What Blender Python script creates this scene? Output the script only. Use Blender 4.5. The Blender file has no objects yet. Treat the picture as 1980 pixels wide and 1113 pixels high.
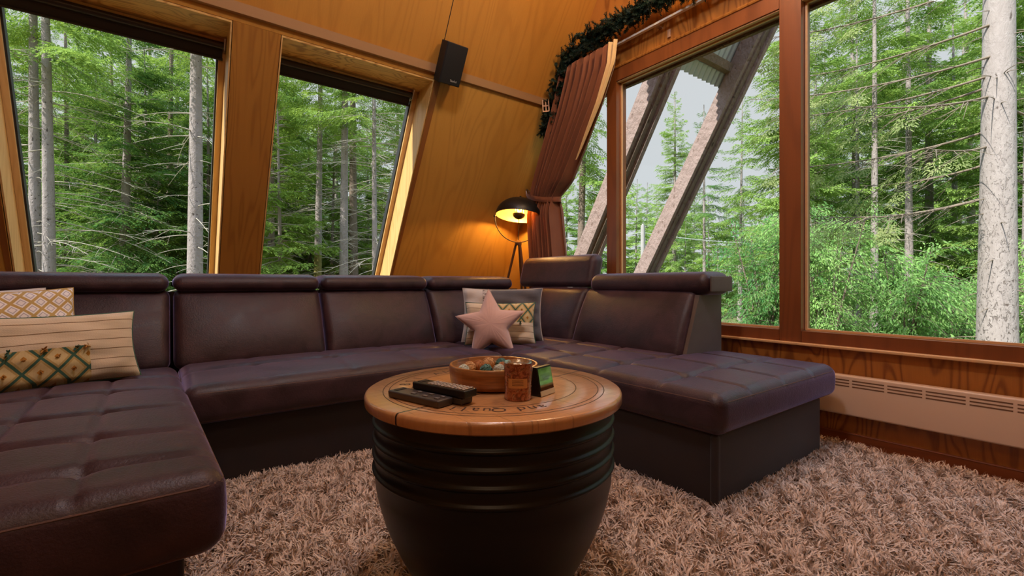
import bpy, math, random
import numpy as np
from mathutils import Vector, Matrix, noise as mnoise
random.seed(7); RNG = np.random.default_rng(11)
S = bpy.context.scene; COL = S.collection
A_ = np.array
PI = math.pi
# ------------------------------------------------------------------ camera frame
FOC = 895.0; CX = 990.0; HY = 547.0; CAMH = 0.80
_n = math.hypot(672, FOC); SA, CA = 672/_n, FOC/_n
FW = A_([SA, CA, 0.0]); RT = A_([CA, -SA, 0.0]); UP = A_([0, 0, 1.0])
CAM = A_([0, 0, CAMH])
def at(px, py, d):
    """place seen at that spot of the photograph, d metres ahead"""
    return CAM + d*(FW + RT*(px-CX)/FOC + UP*(HY-py)/FOC)
SY0 = 4.412                      # foot of the 60 degree roof slope
C60, S60 = 0.5, math.sqrt(3)/2
def sl(x, z, dy=0.0):            # point on slope plane at height z, dy further out
    return A_([x, SY0 + dy - z/math.tan(PI/3), z])
XG = 2.83                        # gable wall
GZ = -0.85                       # ground outside
# ------------------------------------------------------------------ mesh builder
class MB:
    def __init__(s): s.V = []; s.F = []; s.n = 0; s.uv = []
    def add(s, V, F):
        V = np.asarray(V, float).reshape(-1, 3)
        for f in F: s.F.append(tuple(int(i)+s.n for i in f))
        s.V.append(V); s.n += len(V); return s
    def box(s, x0, x1, y0, y1, z0, z1):
        V = [(x, y, z) for z in (z0, z1) for y in (y0, y1) for x in (x0, x1)]
        return s.add(V, [(0,2,3,1),(4,5,7,6),(0,1,5,4),(2,6,7,3),(0,4,6,2),(1,3,7,5)])
    def hexa(s, P):              # 8 points ordered like box
        return s.add(P, [(0,2,3,1),(4,5,7,6),(0,1,5,4),(2,6,7,3),(0,4,6,2),(1,3,7,5)])
    def slab(s, x0, x1, z0, z1, d0, d1):   # box lying in the slope: heights z0..z1, from offset d0 to d1
        return s.hexa([sl(x, z, d) for z in (z0, z1) for d in (d0, d1) for x in (x0, x1)])
    def obox(s, c, ax, ay, az, hx, hy, hz):
        c, ax, ay, az = map(A_, (c, ax, ay, az))
        return s.hexa([c+ax*i*hx+ay*j*hy+az*k*hz for k in (-1,1) for j in (-1,1) for i in (-1,1)])
    def grid(s, P, wu=False, wv=False):
        P = np.asarray(P, float); n, m = P.shape[:2]; F = []
        for i in range(n if wu else n-1):
            for j in range(m if wv else m-1):
                i2, j2 = (i+1) % n, (j+1) % m
                F.append((i*m+j, i2*m+j, i2*m+j2, i*m+j2))
        return s.add(P.reshape(-1, 3), F)
    def tube(s, path, r, k=8, cap=True, closed=False):
        path = np.asarray(path, float); n = len(path)
        r = np.full(n, r) if np.isscalar(r) else np.asarray(r, float)
        if closed: T = np.roll(path, -1, 0)-np.roll(path, 1, 0)
        else: T = np.gradient(path, axis=0)
        T /= np.linalg.norm(T, axis=1)[:, None]+1e-12
        ref = A_([0, 0, 1.0]) if abs(T[0][2]) < .9 else A_([1.0, 0, 0])
        R = []
        u = np.cross(T[0], ref); u /= np.linalg.norm(u)
        for i in range(n):
            u = u-T[i]*np.dot(u, T[i]); u /= np.linalg.norm(u)+1e-12
            w = np.cross(T[i], u)
            R.append([path[i]+r[i]*(u*math.cos(a)+w*math.sin(a)) for a in np.linspace(0, 2*PI, k, endpoint=False)])
        b = s.n
        s.grid(R, wu=closed, wv=True)
        if cap and not closed:
            s.F.append(tuple(b+j for j in range(k))[::-1]); s.F.append(tuple(b+(n-1)*k+j for j in range(k)))
        return s
    def lathe(s, prof, c=(0,0,0), n=48, axis=None):
        c = A_(c, float) if False else np.asarray(c, float)
        if axis is None: u, w, a = A_([1.,0,0]), A_([0,1.,0]), A_([0,0,1.])
        else:
            a = np.asarray(axis, float); a /= np.linalg.norm(a)
            u = np.cross(a, [0,0,1.] if abs(a[2]) < .9 else [1.,0,0]); u /= np.linalg.norm(u); w = np.cross(a, u)
        P = [[c+u*r*math.cos(t)+w*r*math.sin(t)+a*z for t in np.linspace(0, 2*PI, n, endpoint=False)] for r, z in prof]
        return s.grid(P, wv=True)
    def ball(s, c, r, n=12, m=8, sq=(1,1,1)):
        prof = [(r*math.sin(t), -r*math.cos(t)) for t in np.linspace(1e-3, PI-1e-3, m)]
        b = len(s.V); s.lathe(prof, (0,0,0), n); s.V[b] = s.V[b]*A_(sq)+A_(c); return s
    def rbox(s, c, h, r, n=(8,8,4), k=4, fn=None):
        """rounded box welded from six grids; fn(P)->P bends it"""
        h = np.asarray(h, float); r = min(r, *(h*0.999)); seen = {}; V = []; F = []
        def samp(a, m):
            t = r*np.tan(np.linspace(0, PI/4, k+1))[1:]
            i = np.linspace(-(h[a]-r), h[a]-r, m+1)
            return np.concatenate([-(h[a]-r)-t[::-1], i, h[a]-r+t])
        def vid(p):
            q = np.clip(p, -(h-r), h-r); d = p-q; l = np.linalg.norm(d)
            p = q+d/l*r if l > 0 else p
            key = tuple(np.round(p, 5))
            if key not in seen: seen[key] = len(V); V.append(p)
            return seen[key]
        for a in range(3):
            b, c2 = (a+1) % 3, (a+2) % 3
            sb, sc = samp(b, n[b]), samp(c2, n[c2])
            for sg in (-1, 1):
                I = np.empty((len(sb), len(sc)), int)
                for i, x in enumerate(sb):
                    for j, y in enumerate(sc):
                        p = np.zeros(3); p[a] = sg*h[a]; p[b] = x; p[c2] = y
                        I[i, j] = vid(p)
                for i in range(len(sb)-1):
                    for j in range(len(sc)-1):
                        f = (I[i,j], I[i+1,j], I[i+1,j+1], I[i,j+1])
                        F.append(f if sg > 0 else f[::-1])
        V = np.array(V)
        V = fn(V) if fn else V
        return s.add(V+A_(c), F)
    def build(s, name, mat, parent=None, smooth=True, angle=35, origin=None, uv=None):
        V = np.concatenate(s.V) if s.V else np.zeros((0, 3))
        o0 = np.zeros(3)
        if parent is not None:
            p = parent
            while p.parent is not None: p = p.parent
            o0 = A_(p.location)
        elif origin is not None: o0 = np.asarray(origin, float)
        return mesh_obj(name, V-o0, s.F, mat, parent, smooth, angle, origin, uv)
def mesh_obj(name, V, F, mat, parent=None, smooth=True, angle=35, origin=None, uv=None):
    me = bpy.data.meshes.new(name)
    if isinstance(F, np.ndarray):
        n, k = F.shape
        me.vertices.add(len(V)); me.vertices.foreach_set('co', np.asarray(V, np.float32).ravel())
        me.loops.add(n*k); me.loops.foreach_set('vertex_index', F.astype(np.int32).ravel())
        me.polygons.add(n); me.polygons.foreach_set('loop_start', np.arange(0, n*k, k, dtype=np.int32))
        me.update(calc_edges=True)
    else:
        me.from_pydata(np.asarray(V).tolist(), [], F); me.update()
    if uv is not None:
        l = me.uv_layers.new(name='UVMap'); idx = np.empty(len(me.loops), np.int32)
        me.loops.foreach_get('vertex_index', idx); l.data.foreach_set('uv', np.asarray(uv, np.float32)[idx].ravel())
    if smooth:
        me.shade_smooth()
        if angle < 180: me.set_sharp_from_angle(angle=math.radians(angle))
    me.materials.append(mat)
    o = bpy.data.objects.new(name, me); COL.objects.link(o)
    if parent is not None: o.parent = parent
    elif origin is not None: o.location = origin
    return o
def thing(name, label, cat, loc, group=None):
    o = bpy.data.objects.new(name, None); o.empty_display_size = .05; COL.objects.link(o)
    o.location = loc; return tag(o, label, cat, group)
def tag(o, label, cat, group=None, kind=None):
    o['label'] = label; o['category'] = cat
    if group: o['group'] = group
    if kind: o['kind'] = kind
    return o
def struct(o): o['kind'] = 'structure'; return o
def stuff(o): o['kind'] = 'stuff'; return o
def dup(root, label=None, group=None):
    r = root.copy(); COL.objects.link(r)
    if label: r['label'] = label
    if group: r['group'] = group
    for ch in list(root.children):
        c = ch.copy(); COL.objects.link(c); c.parent = r
        for g in ch.children:
            d = g.copy(); COL.objects.link(d); d.parent = c
    return r
# ------------------------------------------------------------------ materials
class NT:
    def __init__(s, name):
        s.m = bpy.data.materials.new(name); s.m.use_nodes = True
        s.t = s.m.node_tree; s.t.nodes.clear()
        s.out = s.n('ShaderNodeOutputMaterial')
    def n(s, typ, **kw):
        nd = s.t.nodes.new(typ)
        for k, v in kw.items(): setattr(nd, k, v)
        return nd
    def l(s, a, b): s.t.links.new(a, b)
    def put(s, sock, v):
        if isinstance(v, bpy.types.NodeSocket): s.l(v, sock)
        elif v is not None:
            if hasattr(sock.default_value, '__len__') and not isinstance(v, (int, float)):
                sock.default_value = tuple(v)+((1,) if len(sock.default_value) == 4 and len(v) == 3 else ())
            else: sock.default_value = v
    def m_(s, op, a, b=None, c=None, clamp=False):
        nd = s.n('ShaderNodeMath', operation=op, use_clamp=clamp); s.put(nd.inputs[0], a)
        if b is not None: s.put(nd.inputs[1], b)
        if c is not None: s.put(nd.inputs[2], c)
        return nd.outputs[0]
    def mix(s, f, a, b, blend='MIX'):
        nd = s.n('ShaderNodeMix', data_type='RGBA', blend_type=blend)
        s.put(nd.inputs['Factor'], f); s.put(nd.inputs[6], a); s.put(nd.inputs[7], b); return nd.outputs[2]
    def coord(s, kind='Object', scale=(1,1,1), rot=(0,0,0), loc=(0,0,0)):
        tc = s.n('ShaderNodeTexCoord'); mp = s.n('ShaderNodeMapping')
        s.l(tc.outputs[kind], mp.inputs[0]); mp.inputs['Scale'].default_value = scale
        mp.inputs['Rotation'].default_value = rot; mp.inputs['Location'].default_value = loc
        return mp.outputs[0]
    def noise(s, vec, scale, detail=3, rough=.5, dist=0.0):
        nd = s.n('ShaderNodeTexNoise'); s.l(vec, nd.inputs['Vector']); nd.inputs['Scale'].default_value = scale
        nd.inputs['Detail'].default_value = detail; nd.inputs['Roughness'].default_value = rough
        nd.inputs['Distortion'].default_value = dist; return nd.outputs['Fac']
    def ramp(s, f, stops, interp='LINEAR'):
        nd = s.n('ShaderNodeValToRGB'); s.put(nd.inputs[0], f); cr = nd.color_ramp; cr.interpolation = interp
        while len(cr.elements) < len(stops): cr.elements.new(.5)
        for e, (p, c) in zip(cr.elements, stops):
            e.position = p; e.color = tuple(c)+(1,) if hasattr(c, '__len__') else (c, c, c, 1)
        return nd.outputs[0]
    def bump(s, h, strength=.3, dist=.01):
        nd = s.n('ShaderNodeBump'); s.put(nd.inputs['Height'], h); nd.inputs['Strength'].default_value = strength
        nd.inputs['Distance'].default_value = dist; return nd.outputs[0]
    def pbr(s, color, rough=.5, metal=0, normal=None, **kw):
        b = s.n('ShaderNodeBsdfPrincipled'); s.put(b.inputs['Base Color'], color); s.put(b.inputs['Roughness'], rough)
        s.put(b.inputs['Metallic'], metal)
        if normal is not None: s.l(normal, b.inputs['Normal'])
        for k, v in kw.items(): s.put(b.inputs[k.replace('_', ' ')], v)
        s.l(b.outputs[0], s.out.inputs[0]); s.b = b; return s.m
def plain(name, color, rough=.5, metal=0, nz=0, scale=30, bump=0, **kw):
    t = NT(name); v = t.coord(); c = color
    if nz or bump:
        f = t.noise(v, scale, 4)
        if nz: c = t.mix(f, tuple(x*(1-nz) for x in color), tuple(min(1, x*(1+nz)) for x in color))
        return t.pbr(c, rough, metal, t.bump(f, bump) if bump else None, **kw)
    return t.pbr(c, rough, metal, **kw)
def wood(name, light, dark, grain=(1,1,1), rot=(0,0,0), rings=7.0, contrast=.6, rough=.42, fine=.25, distort=3.0, coat=0.1, scale=1.6):
    """veneer: growth rings appear as the contour lines of a field stretched along the grain"""
    t = NT(name); v = t.coord('Object', grain, rot)
    n1 = t.noise(v, scale, 1.2, .45, .15)
    w = t.m_('PINGPONG', t.m_('MULTIPLY', n1, rings), .5)
    ring = t.ramp(t.m_('MULTIPLY', w, 2.0), [(0, 0.0), (.55, .18), (.85, .9), (1, 1.0)])
    f2 = t.noise(t.coord('Object', tuple(g*22 if g >= 1 else g*5 for g in grain), rot), 4, 3, .65)
    fade = t.noise(t.coord('Object'), 2.1, 2)
    ring = t.m_('MULTIPLY', ring, t.m_('ADD', t.m_('MULTIPLY', fade, .9), .45))
    f = t.m_('ADD', t.m_('MULTIPLY', ring, contrast), t.m_('MULTIPLY', t.m_('SUBTRACT', f2, .45), fine*2.2), clamp=True)
    big = t.noise(t.coord('Object'), 1.3, 2)
    c = t.mix(f, light, dark); c = t.mix(t.m_('MULTIPLY', t.m_('SUBTRACT', big, .4), .45, clamp=True), c, tuple(x*.75 for x in light))
    return t.pbr(c, rough, 0, t.bump(f, .06, .003), Coat_Weight=coat, Coat_Roughness=.25)

M = {}
Z9 = (0, 0, 0)
M['ply'] = wood('plywood_slope', (.56,.285,.052), (.34,.145,.022), (3,.45,.45), Z9, 9, .34, scale=1.7)
M['ply_up'] = wood('plywood_upper', (.50,.225,.036), (.31,.12,.017), (3,.45,.45), Z9, 9, .32, scale=1.5)
M['ply_post'] = wood('plywood_post', (.40,.175,.028), (.25,.088,.013), (7,.55,.55), Z9, 9, .6, scale=1.5)
M['ply_head'] = wood('plywood_head', (.86,.53,.18), (.46,.20,.045), (1.1,3,3), Z9, 12, .85, scale=2.6)  # paler albedo stands in for bounce light on the downward face
M['ply_jamb'] = wood('plywood_jamb', (.68,.42,.16), (.46,.23,.06), (7,7,.8), Z9, 8, .5, scale=1.4)
M['ply_gable'] = wood('plywood_gable', (.45,.175,.030), (.22,.068,.010), (2,3,.7), Z9, 13, .8, scale=1.8)
M['ply_gable_low'] = wood('plywood_gable_low', (.46,.165,.026), (.19,.052,.008), (2,4.5,.9), Z9, 15, .9, scale=1.5)
M['frame'] = wood('stained_pine', (.22,.066,.018), (.13,.036,.010), (3,3,.3), Z9, 8, .4, rough=.35, coat=.3)
M['frame_pale'] = plain('bare_pine_bead', (.74,.43,.20), .45, nz=.12)
M['frame_light'] = wood('pale_sash', (.68,.43,.18), (.50,.27,.09), (9,.6,.6), Z9, 8, .4)
M['gasket'] = plain('dark_gasket', (.02,.02,.022), .5)
M['strip'] = wood('pale_batten', (.46,.26,.12), (.36,.19,.08), (.2,3,3), Z9, 6, .3)
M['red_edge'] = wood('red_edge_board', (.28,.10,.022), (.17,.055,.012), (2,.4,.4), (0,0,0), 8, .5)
M['base'] = wood('baseboard_wood', (.24,.062,.016), (.15,.036,.01), (.3,.3,3), (0,0,0), 8, .5)
M['floor'] = wood('floor_boards', (.30,.14,.05), (.18,.07,.02), (.3,6,1), (0,0,0), 8, .5)
M['blind'] = plain('blind_fabric', (.018,.013,.011), .6, nz=.2, scale=200)
M['blind_c'] = plain('blind_cassette', (.035,.028,.026), .38, metal=.2)
M['steel'] = plain('brushed_steel', (.55,.55,.56), .3, metal=1)
M['black'] = plain('black_plastic', (.006,.006,.007), .42)
M['black_sat'] = plain('black_satin', (.007,.0065,.007), .6)
M['black_cloth'] = plain('speaker_cloth', (.004,.004,.005), .8, nz=.4, scale=400)
M['white_print'] = plain('pale_print', (.6,.6,.58), .5)
def glass_mat(name, refl=.06, tint=(.97,.99,.98)):
    t = NT(name); tr = t.n('ShaderNodeBsdfTransparent'); tr.inputs[0].default_value = tint+(1,)
    gl = t.n('ShaderNodeBsdfGlossy'); gl.inputs['Roughness'].default_value = .02; gl.inputs[0].default_value = (1,1,1,1)
    lw = t.n('ShaderNodeLayerWeight'); lw.inputs[0].default_value = .25
    mx = t.n('ShaderNodeMixShader'); t.l(t.m_('MULTIPLY', lw.outputs['Facing'], refl*2, clamp=True), mx.inputs[0])
    t.l(tr.outputs[0], mx.inputs[1]); t.l(gl.outputs[0], mx.inputs[2]); t.l(mx.outputs[0], t.out.inputs[0]); return t.m
M['glass'] = glass_mat('window_glass', .05)
M['bulb_glass'] = glass_mat('clear_glass', .2, (.98,.93,.85))
def leather():
    t = NT('worn_leather'); v = t.coord()
    a = t.noise(v, 7, 5, .62, .6); b = t.noise(v, 160, 3, .6); c = t.noise(v, 2.2, 3)
    col = t.mix(t.ramp(a, [(.38, 0), (.64, 1)]), (.017,.0082,.0118), (.050,.0235,.0310))
    col = t.mix(t.m_('MULTIPLY', c, .35), col, (.062,.024,.024))
    r = t.ramp(a, [(.3, .40), (.7, .56)])
    h = t.m_('ADD', t.m_('MULTIPLY', b, .5), t.m_('MULTIPLY', a, .8))
    return t.pbr(col, r, 0, t.bump(h, .55, .004), Sheen_Weight=.95, Sheen_Roughness=.28, Sheen_Tint=(.60,.52,1.0), Specular_IOR_Level=.42)  # lilac sheen tint stands in for cool window light on the seat tops
M['leather'] = leather()
def leather_dark():
    t = NT('base_cloth'); v = t.coord(); a = t.noise(v, 9, 4)
    return t.pbr(t.mix(a, (.011,.0065,.007), (.024,.013,.0135)), .62, 0, t.bump(t.noise(v, 200, 2), .2, .002), Sheen_Weight=.08)
M['leather_base'] = leather_dark()
def leather_grey():
    t = NT('taupe_side_cloth'); v = t.coord(); a = t.noise(v, 12, 4)
    return t.pbr(t.mix(a, (.075,.052,.042), (.12,.088,.070)), .55, 0, t.bump(t.noise(v, 180, 2), .2, .002), Sheen_Weight=.15)
M['leather_grey'] = leather_grey()
M['thread'] = plain('stitching', (.11,.055,.042), .7)
M['dark_gap'] = plain('dark_gap', (.006,.004,.004), .8)
def rugm():
    t = NT('shag_pile'); v = t.coord('Object'); a = t.noise(v, 3, 3); b = t.noise(v, 55, 2, .6)
    c = t.mix(b, (.50,.365,.29), (.92,.76,.66)); c = t.mix(t.m_('MULTIPLY', a, .5), c, (.74,.55,.42))
    return t.pbr(c, .85, 0, Sheen_Weight=.2)
M['pile'] = rugm()
M['rug_back'] = plain('rug_backing', (.20,.12,.075), .9, nz=.3)
M['radiator'] = plain('cream_enamel', (.70,.50,.36), .38)
M['slot'] = plain('vent_slot', (.16,.075,.035), .7)
def topwood():
    t = NT('mango_wood_top'); v = t.coord('Object', (1,1,1), (0,0,-.16))
    sx = t.n('ShaderNodeSeparateXYZ'); t.l(v, sx.inputs[0])
    pl = t.m_('FLOOR', t.m_('MULTIPLY', t.m_('ADD', sx.outputs[1], .044), 3.0))
    wn = t.n('ShaderNodeTexWhiteNoise', noise_dimensions='1D'); t.l(pl, wn.inputs['W'])
    vs = t.coord('Object', (1.2,14,1), (0,0,-.16)); g = t.noise(vs, 5, 4, .6, .5)
    saw = t.noise(t.coord('Object', (26,1.6,1), (0,0,-.20)), 5, 2, .6)
    c = t.mix(g, (.66,.35,.15), (.36,.155,.055)); c = t.mix(t.m_('MULTIPLY', wn.outputs[0], .45), c, (.62,.34,.15))
    fr = t.m_('FRACT', t.m_('MULTIPLY', t.m_('ADD', sx.outputs[1], .044), 3.0))
    gap = t.m_('LESS_THAN', t.m_('MINIMUM', fr, t.m_('SUBTRACT', 1.0, fr)), .008)
    marks = t.ramp(saw, [(.60, 0), (.68, 1)])
    c = t.mix(t.m_('MULTIPLY', marks, .35), c, (.12,.05,.02)); c = t.mix(gap, c, (.02,.01,.006))
    h = t.m_('SUBTRACT', t.m_('ADD', t.m_('MULTIPLY', g, .3), t.m_('MULTIPLY', marks, -.5)), gap)
    return t.pbr(c, t.m_('ADD', t.m_('MULTIPLY', g, .14), .24), 0, t.bump(h, .3, .002), Coat_Weight=.9, Coat_Roughness=.16)
M['top'] = topwood()
M['ink'] = plain('burnt_ink', (.045,.020,.012), .6)
M['drum'] = plain('black_enamel', (.0035,.0034,.0032), .40, Specular_IOR_Level=.35, nz=.3, scale=6)
def bowlm():
    t = NT('acacia_bowl'); v = t.coord('Object'); sx = t.n('ShaderNodeSeparateXYZ'); t.l(v, sx.inputs[0])
    ang = t.m_('ARCTAN2', sx.outputs[1], sx.outputs[0]); st = t.m_('FLOOR', t.m_('MULTIPLY', ang, 2.4))
    wn = t.n('ShaderNodeTexWhiteNoise', noise_dimensions='1D'); t.l(st, wn.inputs['W'])
    g = t.noise(t.coord('Object', (2,2,30)), 6, 4, .6, .6)
    c = t.mix(t.ramp(g, [(.35, 0), (.65, 1)]), (.34,.125,.032), (.11,.032,.009)); c = t.mix(t.m_('MULTIPLY', wn.outputs[0], .7), c, (.42,.19,.065))
    return t.pbr(c, .35, 0, t.bump(g, .08, .002), Coat_Weight=.4, Coat_Roughness=.2)
M['bowl'] = bowlm()
def curtainm():
    t = NT('terracotta_velvet'); v = t.coord('Object', (1,1,.15)); a = t.noise(v, 14, 3)
    return t.pbr(t.mix(a, (.155,.046,.018), (.27,.090,.036)), .75, 0, t.bump(t.noise(t.coord(), 300, 2), .15, .002), Sheen_Weight=.5, Sheen_Roughness=.4)
M['curtain'] = curtainm()
M['lining'] = plain('cream_lining', (.74,.52,.24), .7, nz=.1)
def needle(name, c0, c1, trans=.35, sc=2.5):
    t = NT(name); v = t.coord('Object'); oi = t.n('ShaderNodeObjectInfo')
    f = t.noise(v, sc, 3, .6); g = t.noise(v, 22, 1)
    f = t.m_('ADD', t.m_('MULTIPLY', f, .75), t.m_('ADD', t.m_('MULTIPLY', g, .5), t.m_('MULTIPLY', t.m_('SUBTRACT', oi.outputs['Random'], .5), .35)))
    c = t.mix(t.ramp(f, [(.35, 0), (.85, 1)]), c0, c1)
    d = t.n('ShaderNodeBsdfDiffuse'); t.l(c, d.inputs[0]); tr = t.n('ShaderNodeBsdfTranslucent')
    t.l(t.mix(.35, c, (.30,.40,.04)), tr.inputs[0])
    mx = t.n('ShaderNodeMixShader'); mx.inputs[0].default_value = trans
    t.l(d.outputs[0], mx.inputs[1]); t.l(tr.outputs[0], mx.inputs[2]); t.l(mx.outputs[0], t.out.inputs[0]); return t.m
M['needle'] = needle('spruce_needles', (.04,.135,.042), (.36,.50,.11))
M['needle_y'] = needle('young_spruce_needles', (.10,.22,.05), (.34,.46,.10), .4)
M['needle_s'] = needle('sunlit_spruce_needles', (.10,.23,.055), (.36,.50,.13), .4)  # lighter copy of the spruce needles, sunlight put into the colour
M['needle_o'] = needle('lichened_needles', (.14,.19,.07), (.42,.46,.20), .35)
M['leaf'] = needle('willow_leaves', (.07,.24,.08), (.40,.62,.20), .45, 1.6)
M['under'] = needle('undergrowth_leaves', (.07,.18,.05), (.26,.42,.09), .4)
M['garland'] = plain('garland_needles', (.008,.028,.016), .6, nz=.7, scale=25)
def bark(name, c0, c1, knot=(.05,.035,.03)):
    t = NT(name); v = t.coord('Object', (1,1,.5)); a = t.noise(v, 9, 5, .65); b = t.noise(t.coord('Object', (1,1,.7)), 22, 2, .4)
    c = t.mix(a, c0, c1); c = t.mix(t.ramp(b, [(.66, 0), (.72, 1)]), c, knot)
    d = t.noise(t.coord('Object', (.3,.3,3)), 9, 3)
    c = t.mix(t.m_('MULTIPLY', d, .35), c, tuple(x*.55 for x in c0))
    return t.pbr(c, .9, 0, t.bump(t.m_('ADD', t.m_('MULTIPLY', t.noise(t.coord('Object', (1,1,.6)), 38, 4, .7), .8), t.m_('ADD', a, t.m_('MULTIPLY', b, -.6))), .9, .025))
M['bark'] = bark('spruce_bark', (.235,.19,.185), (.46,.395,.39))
def bark_near():
    t = NT('flaky_bark'); v = t.coord('Object', (1,1,.45)); a = t.noise(v, 16, 5, .7, .6); b = t.noise(t.coord('Object', (1,1,.8)), 10, 3, .6, .5)
    c = t.mix(a, (.23,.19,.18), (.44,.385,.375)); pl = t.ramp(t.noise(v, 34, 3, .6, 1.0), [(.56, 0), (.64, 1)])
    sp = t.n('ShaderNodeSeparateXYZ'); t.l(t.coord('Object'), sp.inputs[0]); low = t.m_('SUBTRACT', 1.25, t.m_('MULTIPLY', sp.outputs[2], .26), clamp=True)
    c = t.mix(t.m_('MULTIPLY', t.m_('MULTIPLY', pl, low), .7), c, (.10,.075,.065)); c = t.mix(t.ramp(b, [(.66, 0), (.72, 1)]), c, (.10,.075,.065))
    return t.pbr(c, .9, 0, t.bump(t.m_('SUBTRACT', a, t.m_('MULTIPLY', t.m_('MULTIPLY', pl, low), .8)), .7, .02))
M['bark_near'] = bark_near()
M['bark_d'] = bark('shaded_bark', (.16,.115,.09), (.30,.225,.185))  # darker copy of the spruce bark, shade put into the colour
M['bark_moss'] = bark('mossy_bark', (.16,.135,.03), (.30,.25,.08))
M['bough'] = plain('brown_boughs', (.20,.155,.115), .9, nz=.3, scale=8)
M['twig'] = plain('dead_twigs', (.36,.315,.265), .9, nz=.25, scale=8)
M['beam'] = bark('weathered_beam', (.27,.185,.165), (.40,.30,.275), (.20,.13,.11))
M['tin'] = plain('corrugated_tin', (.42,.45,.50), .45, metal=.4, nz=.1, scale=3)
def ground():
    t = NT('forest_floor'); v = t.coord('Object'); a = t.noise(v, .6, 5, .6); b = t.noise(v, 9, 4, .6)
    c = t.mix(a, (.10,.11,.035), (.20,.16,.075)); c = t.mix(t.m_('MULTIPLY', b, .6), c, (.09,.15,.035))
    return t.pbr(c, .95, 0, t.bump(b, .6, .05))
M['ground'] = ground()
M['pole'] = plain('grey_pole', (.36,.34,.34), .9, nz=.2, scale=6)
M['wire'] = plain('pale_wire', (.40,.42,.42), .6)
exec_parts = []
# ================================================================== THE ROOM
fl = struct(MB().box(-3, 2.95, -2.5, 4.6, -.10, -.03).build('floor', M['floor'], smooth=False))
struct(MB().box(-3.05, 2.98, -2.55, 2.75, 3.45, 3.55).build('ceiling', M['ply_up'], smooth=False))
struct(MB().box(-3.1, -3.0, -2.5, 4.6, -.1, 3.5).build('wall_back', M['ply_up'], smooth=False))
struct(MB().box(-3.0, 2.98, -2.6, -2.5, -.1, 3.5).build('wall_near', M['ply_up'], smooth=False))
wl = struct(MB().slab(-3, -.71, -.1, 2.305, 0, .34).slab(-.71, 1.60, -.1, .45, 0, .34).slab(1.60, 2.96, -.1, 2.335, 0, .34)
            .build('wall_left', M['ply'], smooth=False, origin=(0, 3.4, 1.2)))
struct(MB().slab(-3, 1.605, 2.305, 3.50, 0, .34).build('upper_panel', M['ply_up'], wl, smooth=False))
struct(MB().slab(1.608, 2.96, 2.336, 3.50, 0, .34).build('upper_panel', M['ply_up'], wl, smooth=False))
struct(MB().slab(.315, .565, .45, 2.304, 0, .34).build('window_post', M['ply_post'], wl, smooth=False))
struct(MB().slab(1.602, 1.607, 2.35, 3.45, -.002, .02).build('panel_joint', M['dark_gap'], wl, smooth=False))
struct(MB().slab(-3, 2.829, 2.336, 2.384, -.026, .0).build('trim_1', M['strip'], smooth=False, origin=(0, 3.05, 2.35)))
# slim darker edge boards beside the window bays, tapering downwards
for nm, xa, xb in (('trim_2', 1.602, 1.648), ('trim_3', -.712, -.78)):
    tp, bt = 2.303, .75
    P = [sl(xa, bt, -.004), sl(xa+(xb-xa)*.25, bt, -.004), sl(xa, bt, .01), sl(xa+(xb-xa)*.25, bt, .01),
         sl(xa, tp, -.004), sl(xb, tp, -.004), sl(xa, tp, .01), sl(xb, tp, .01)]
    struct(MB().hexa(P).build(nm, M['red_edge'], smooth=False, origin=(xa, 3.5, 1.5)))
def roof_window(nm, x0, x1):
    w = struct(MB().slab(x0+.004, x0+.012, .451, 2.294, .001, .30).slab(x1-.012, x1-.004, .451, 2.294, .001, .30)
               .build(nm, M['ply_jamb'], smooth=False, origin=((x0+x1)/2, 3.7, 1.4)))
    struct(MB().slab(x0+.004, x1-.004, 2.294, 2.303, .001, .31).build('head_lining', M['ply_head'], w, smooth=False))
    struct(MB().slab(x0+.004, x1-.004, .451, .46, .001, .31).build('window_sill', M['ply_jamb'], w, smooth=False))
    f = MB(); a, b = x0+.013, x1-.013
    f.slab(a, a+.030, .461, 2.292, .25, .33).slab(b-.034, b, .461, 2.292, .25, .33)
    f.slab(a+.03, b-.034, 2.25, 2.292, .25, .33).slab(a+.03, b-.034, .461, .51, .25, .33)
    struct(f.build('window_frame', M['frame_light'], w, smooth=False))
    g = MB(); a += .0305; b -= .0345
    g.slab(a, a+.009, .515, 2.248, .27, .33).slab(b-.009, b, .515, 2.248, .27, .33).slab(a+.009, b-.009, .515, .525, .27, .33)
    struct(g.build('gasket', M['gasket'], w, smooth=False))
    struct(MB().slab(a+.003, b-.003, .518, 2.247, .295, .302).build('pane', M['glass'], w, smooth=False))
    return w
roof_window('window_1', -.71, .315); roof_window('window_2', .565, 1.60)
def blind(x0, x1, label):
    c = sl((x0+x1)/2, 2.25, .24); t = thing('roller_blind', label, 'blind', c)
    p = [sl(x, 2.256, .232) for x in (x0, x1)]
    MB().tube(p, .021, 16).build('roller_tube', M['blind_c'], t)
    MB().slab(x0+.006, x1-.006, 2.186, 2.25, .243, .249).build('fabric', M['blind'], t, smooth=False)
    MB().tube([sl(x, 2.190, .240) for x in (x0+.004, x1-.004)], .0085, 8).build('bottom_bar', M['blind'], t)
    for x in (x0-.006, x1-.002): MB().slab(x, x+.008, 2.225, 2.285, .205, .262).build('end_bracket', M['steel'], t, smooth=False)
blind(-.675, .293, 'dark roller blind drawn up at the top of the bigger left window')
blind(.604, 1.535, 'dark roller blind above the window between the wooden post and the loudspeaker')
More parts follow.
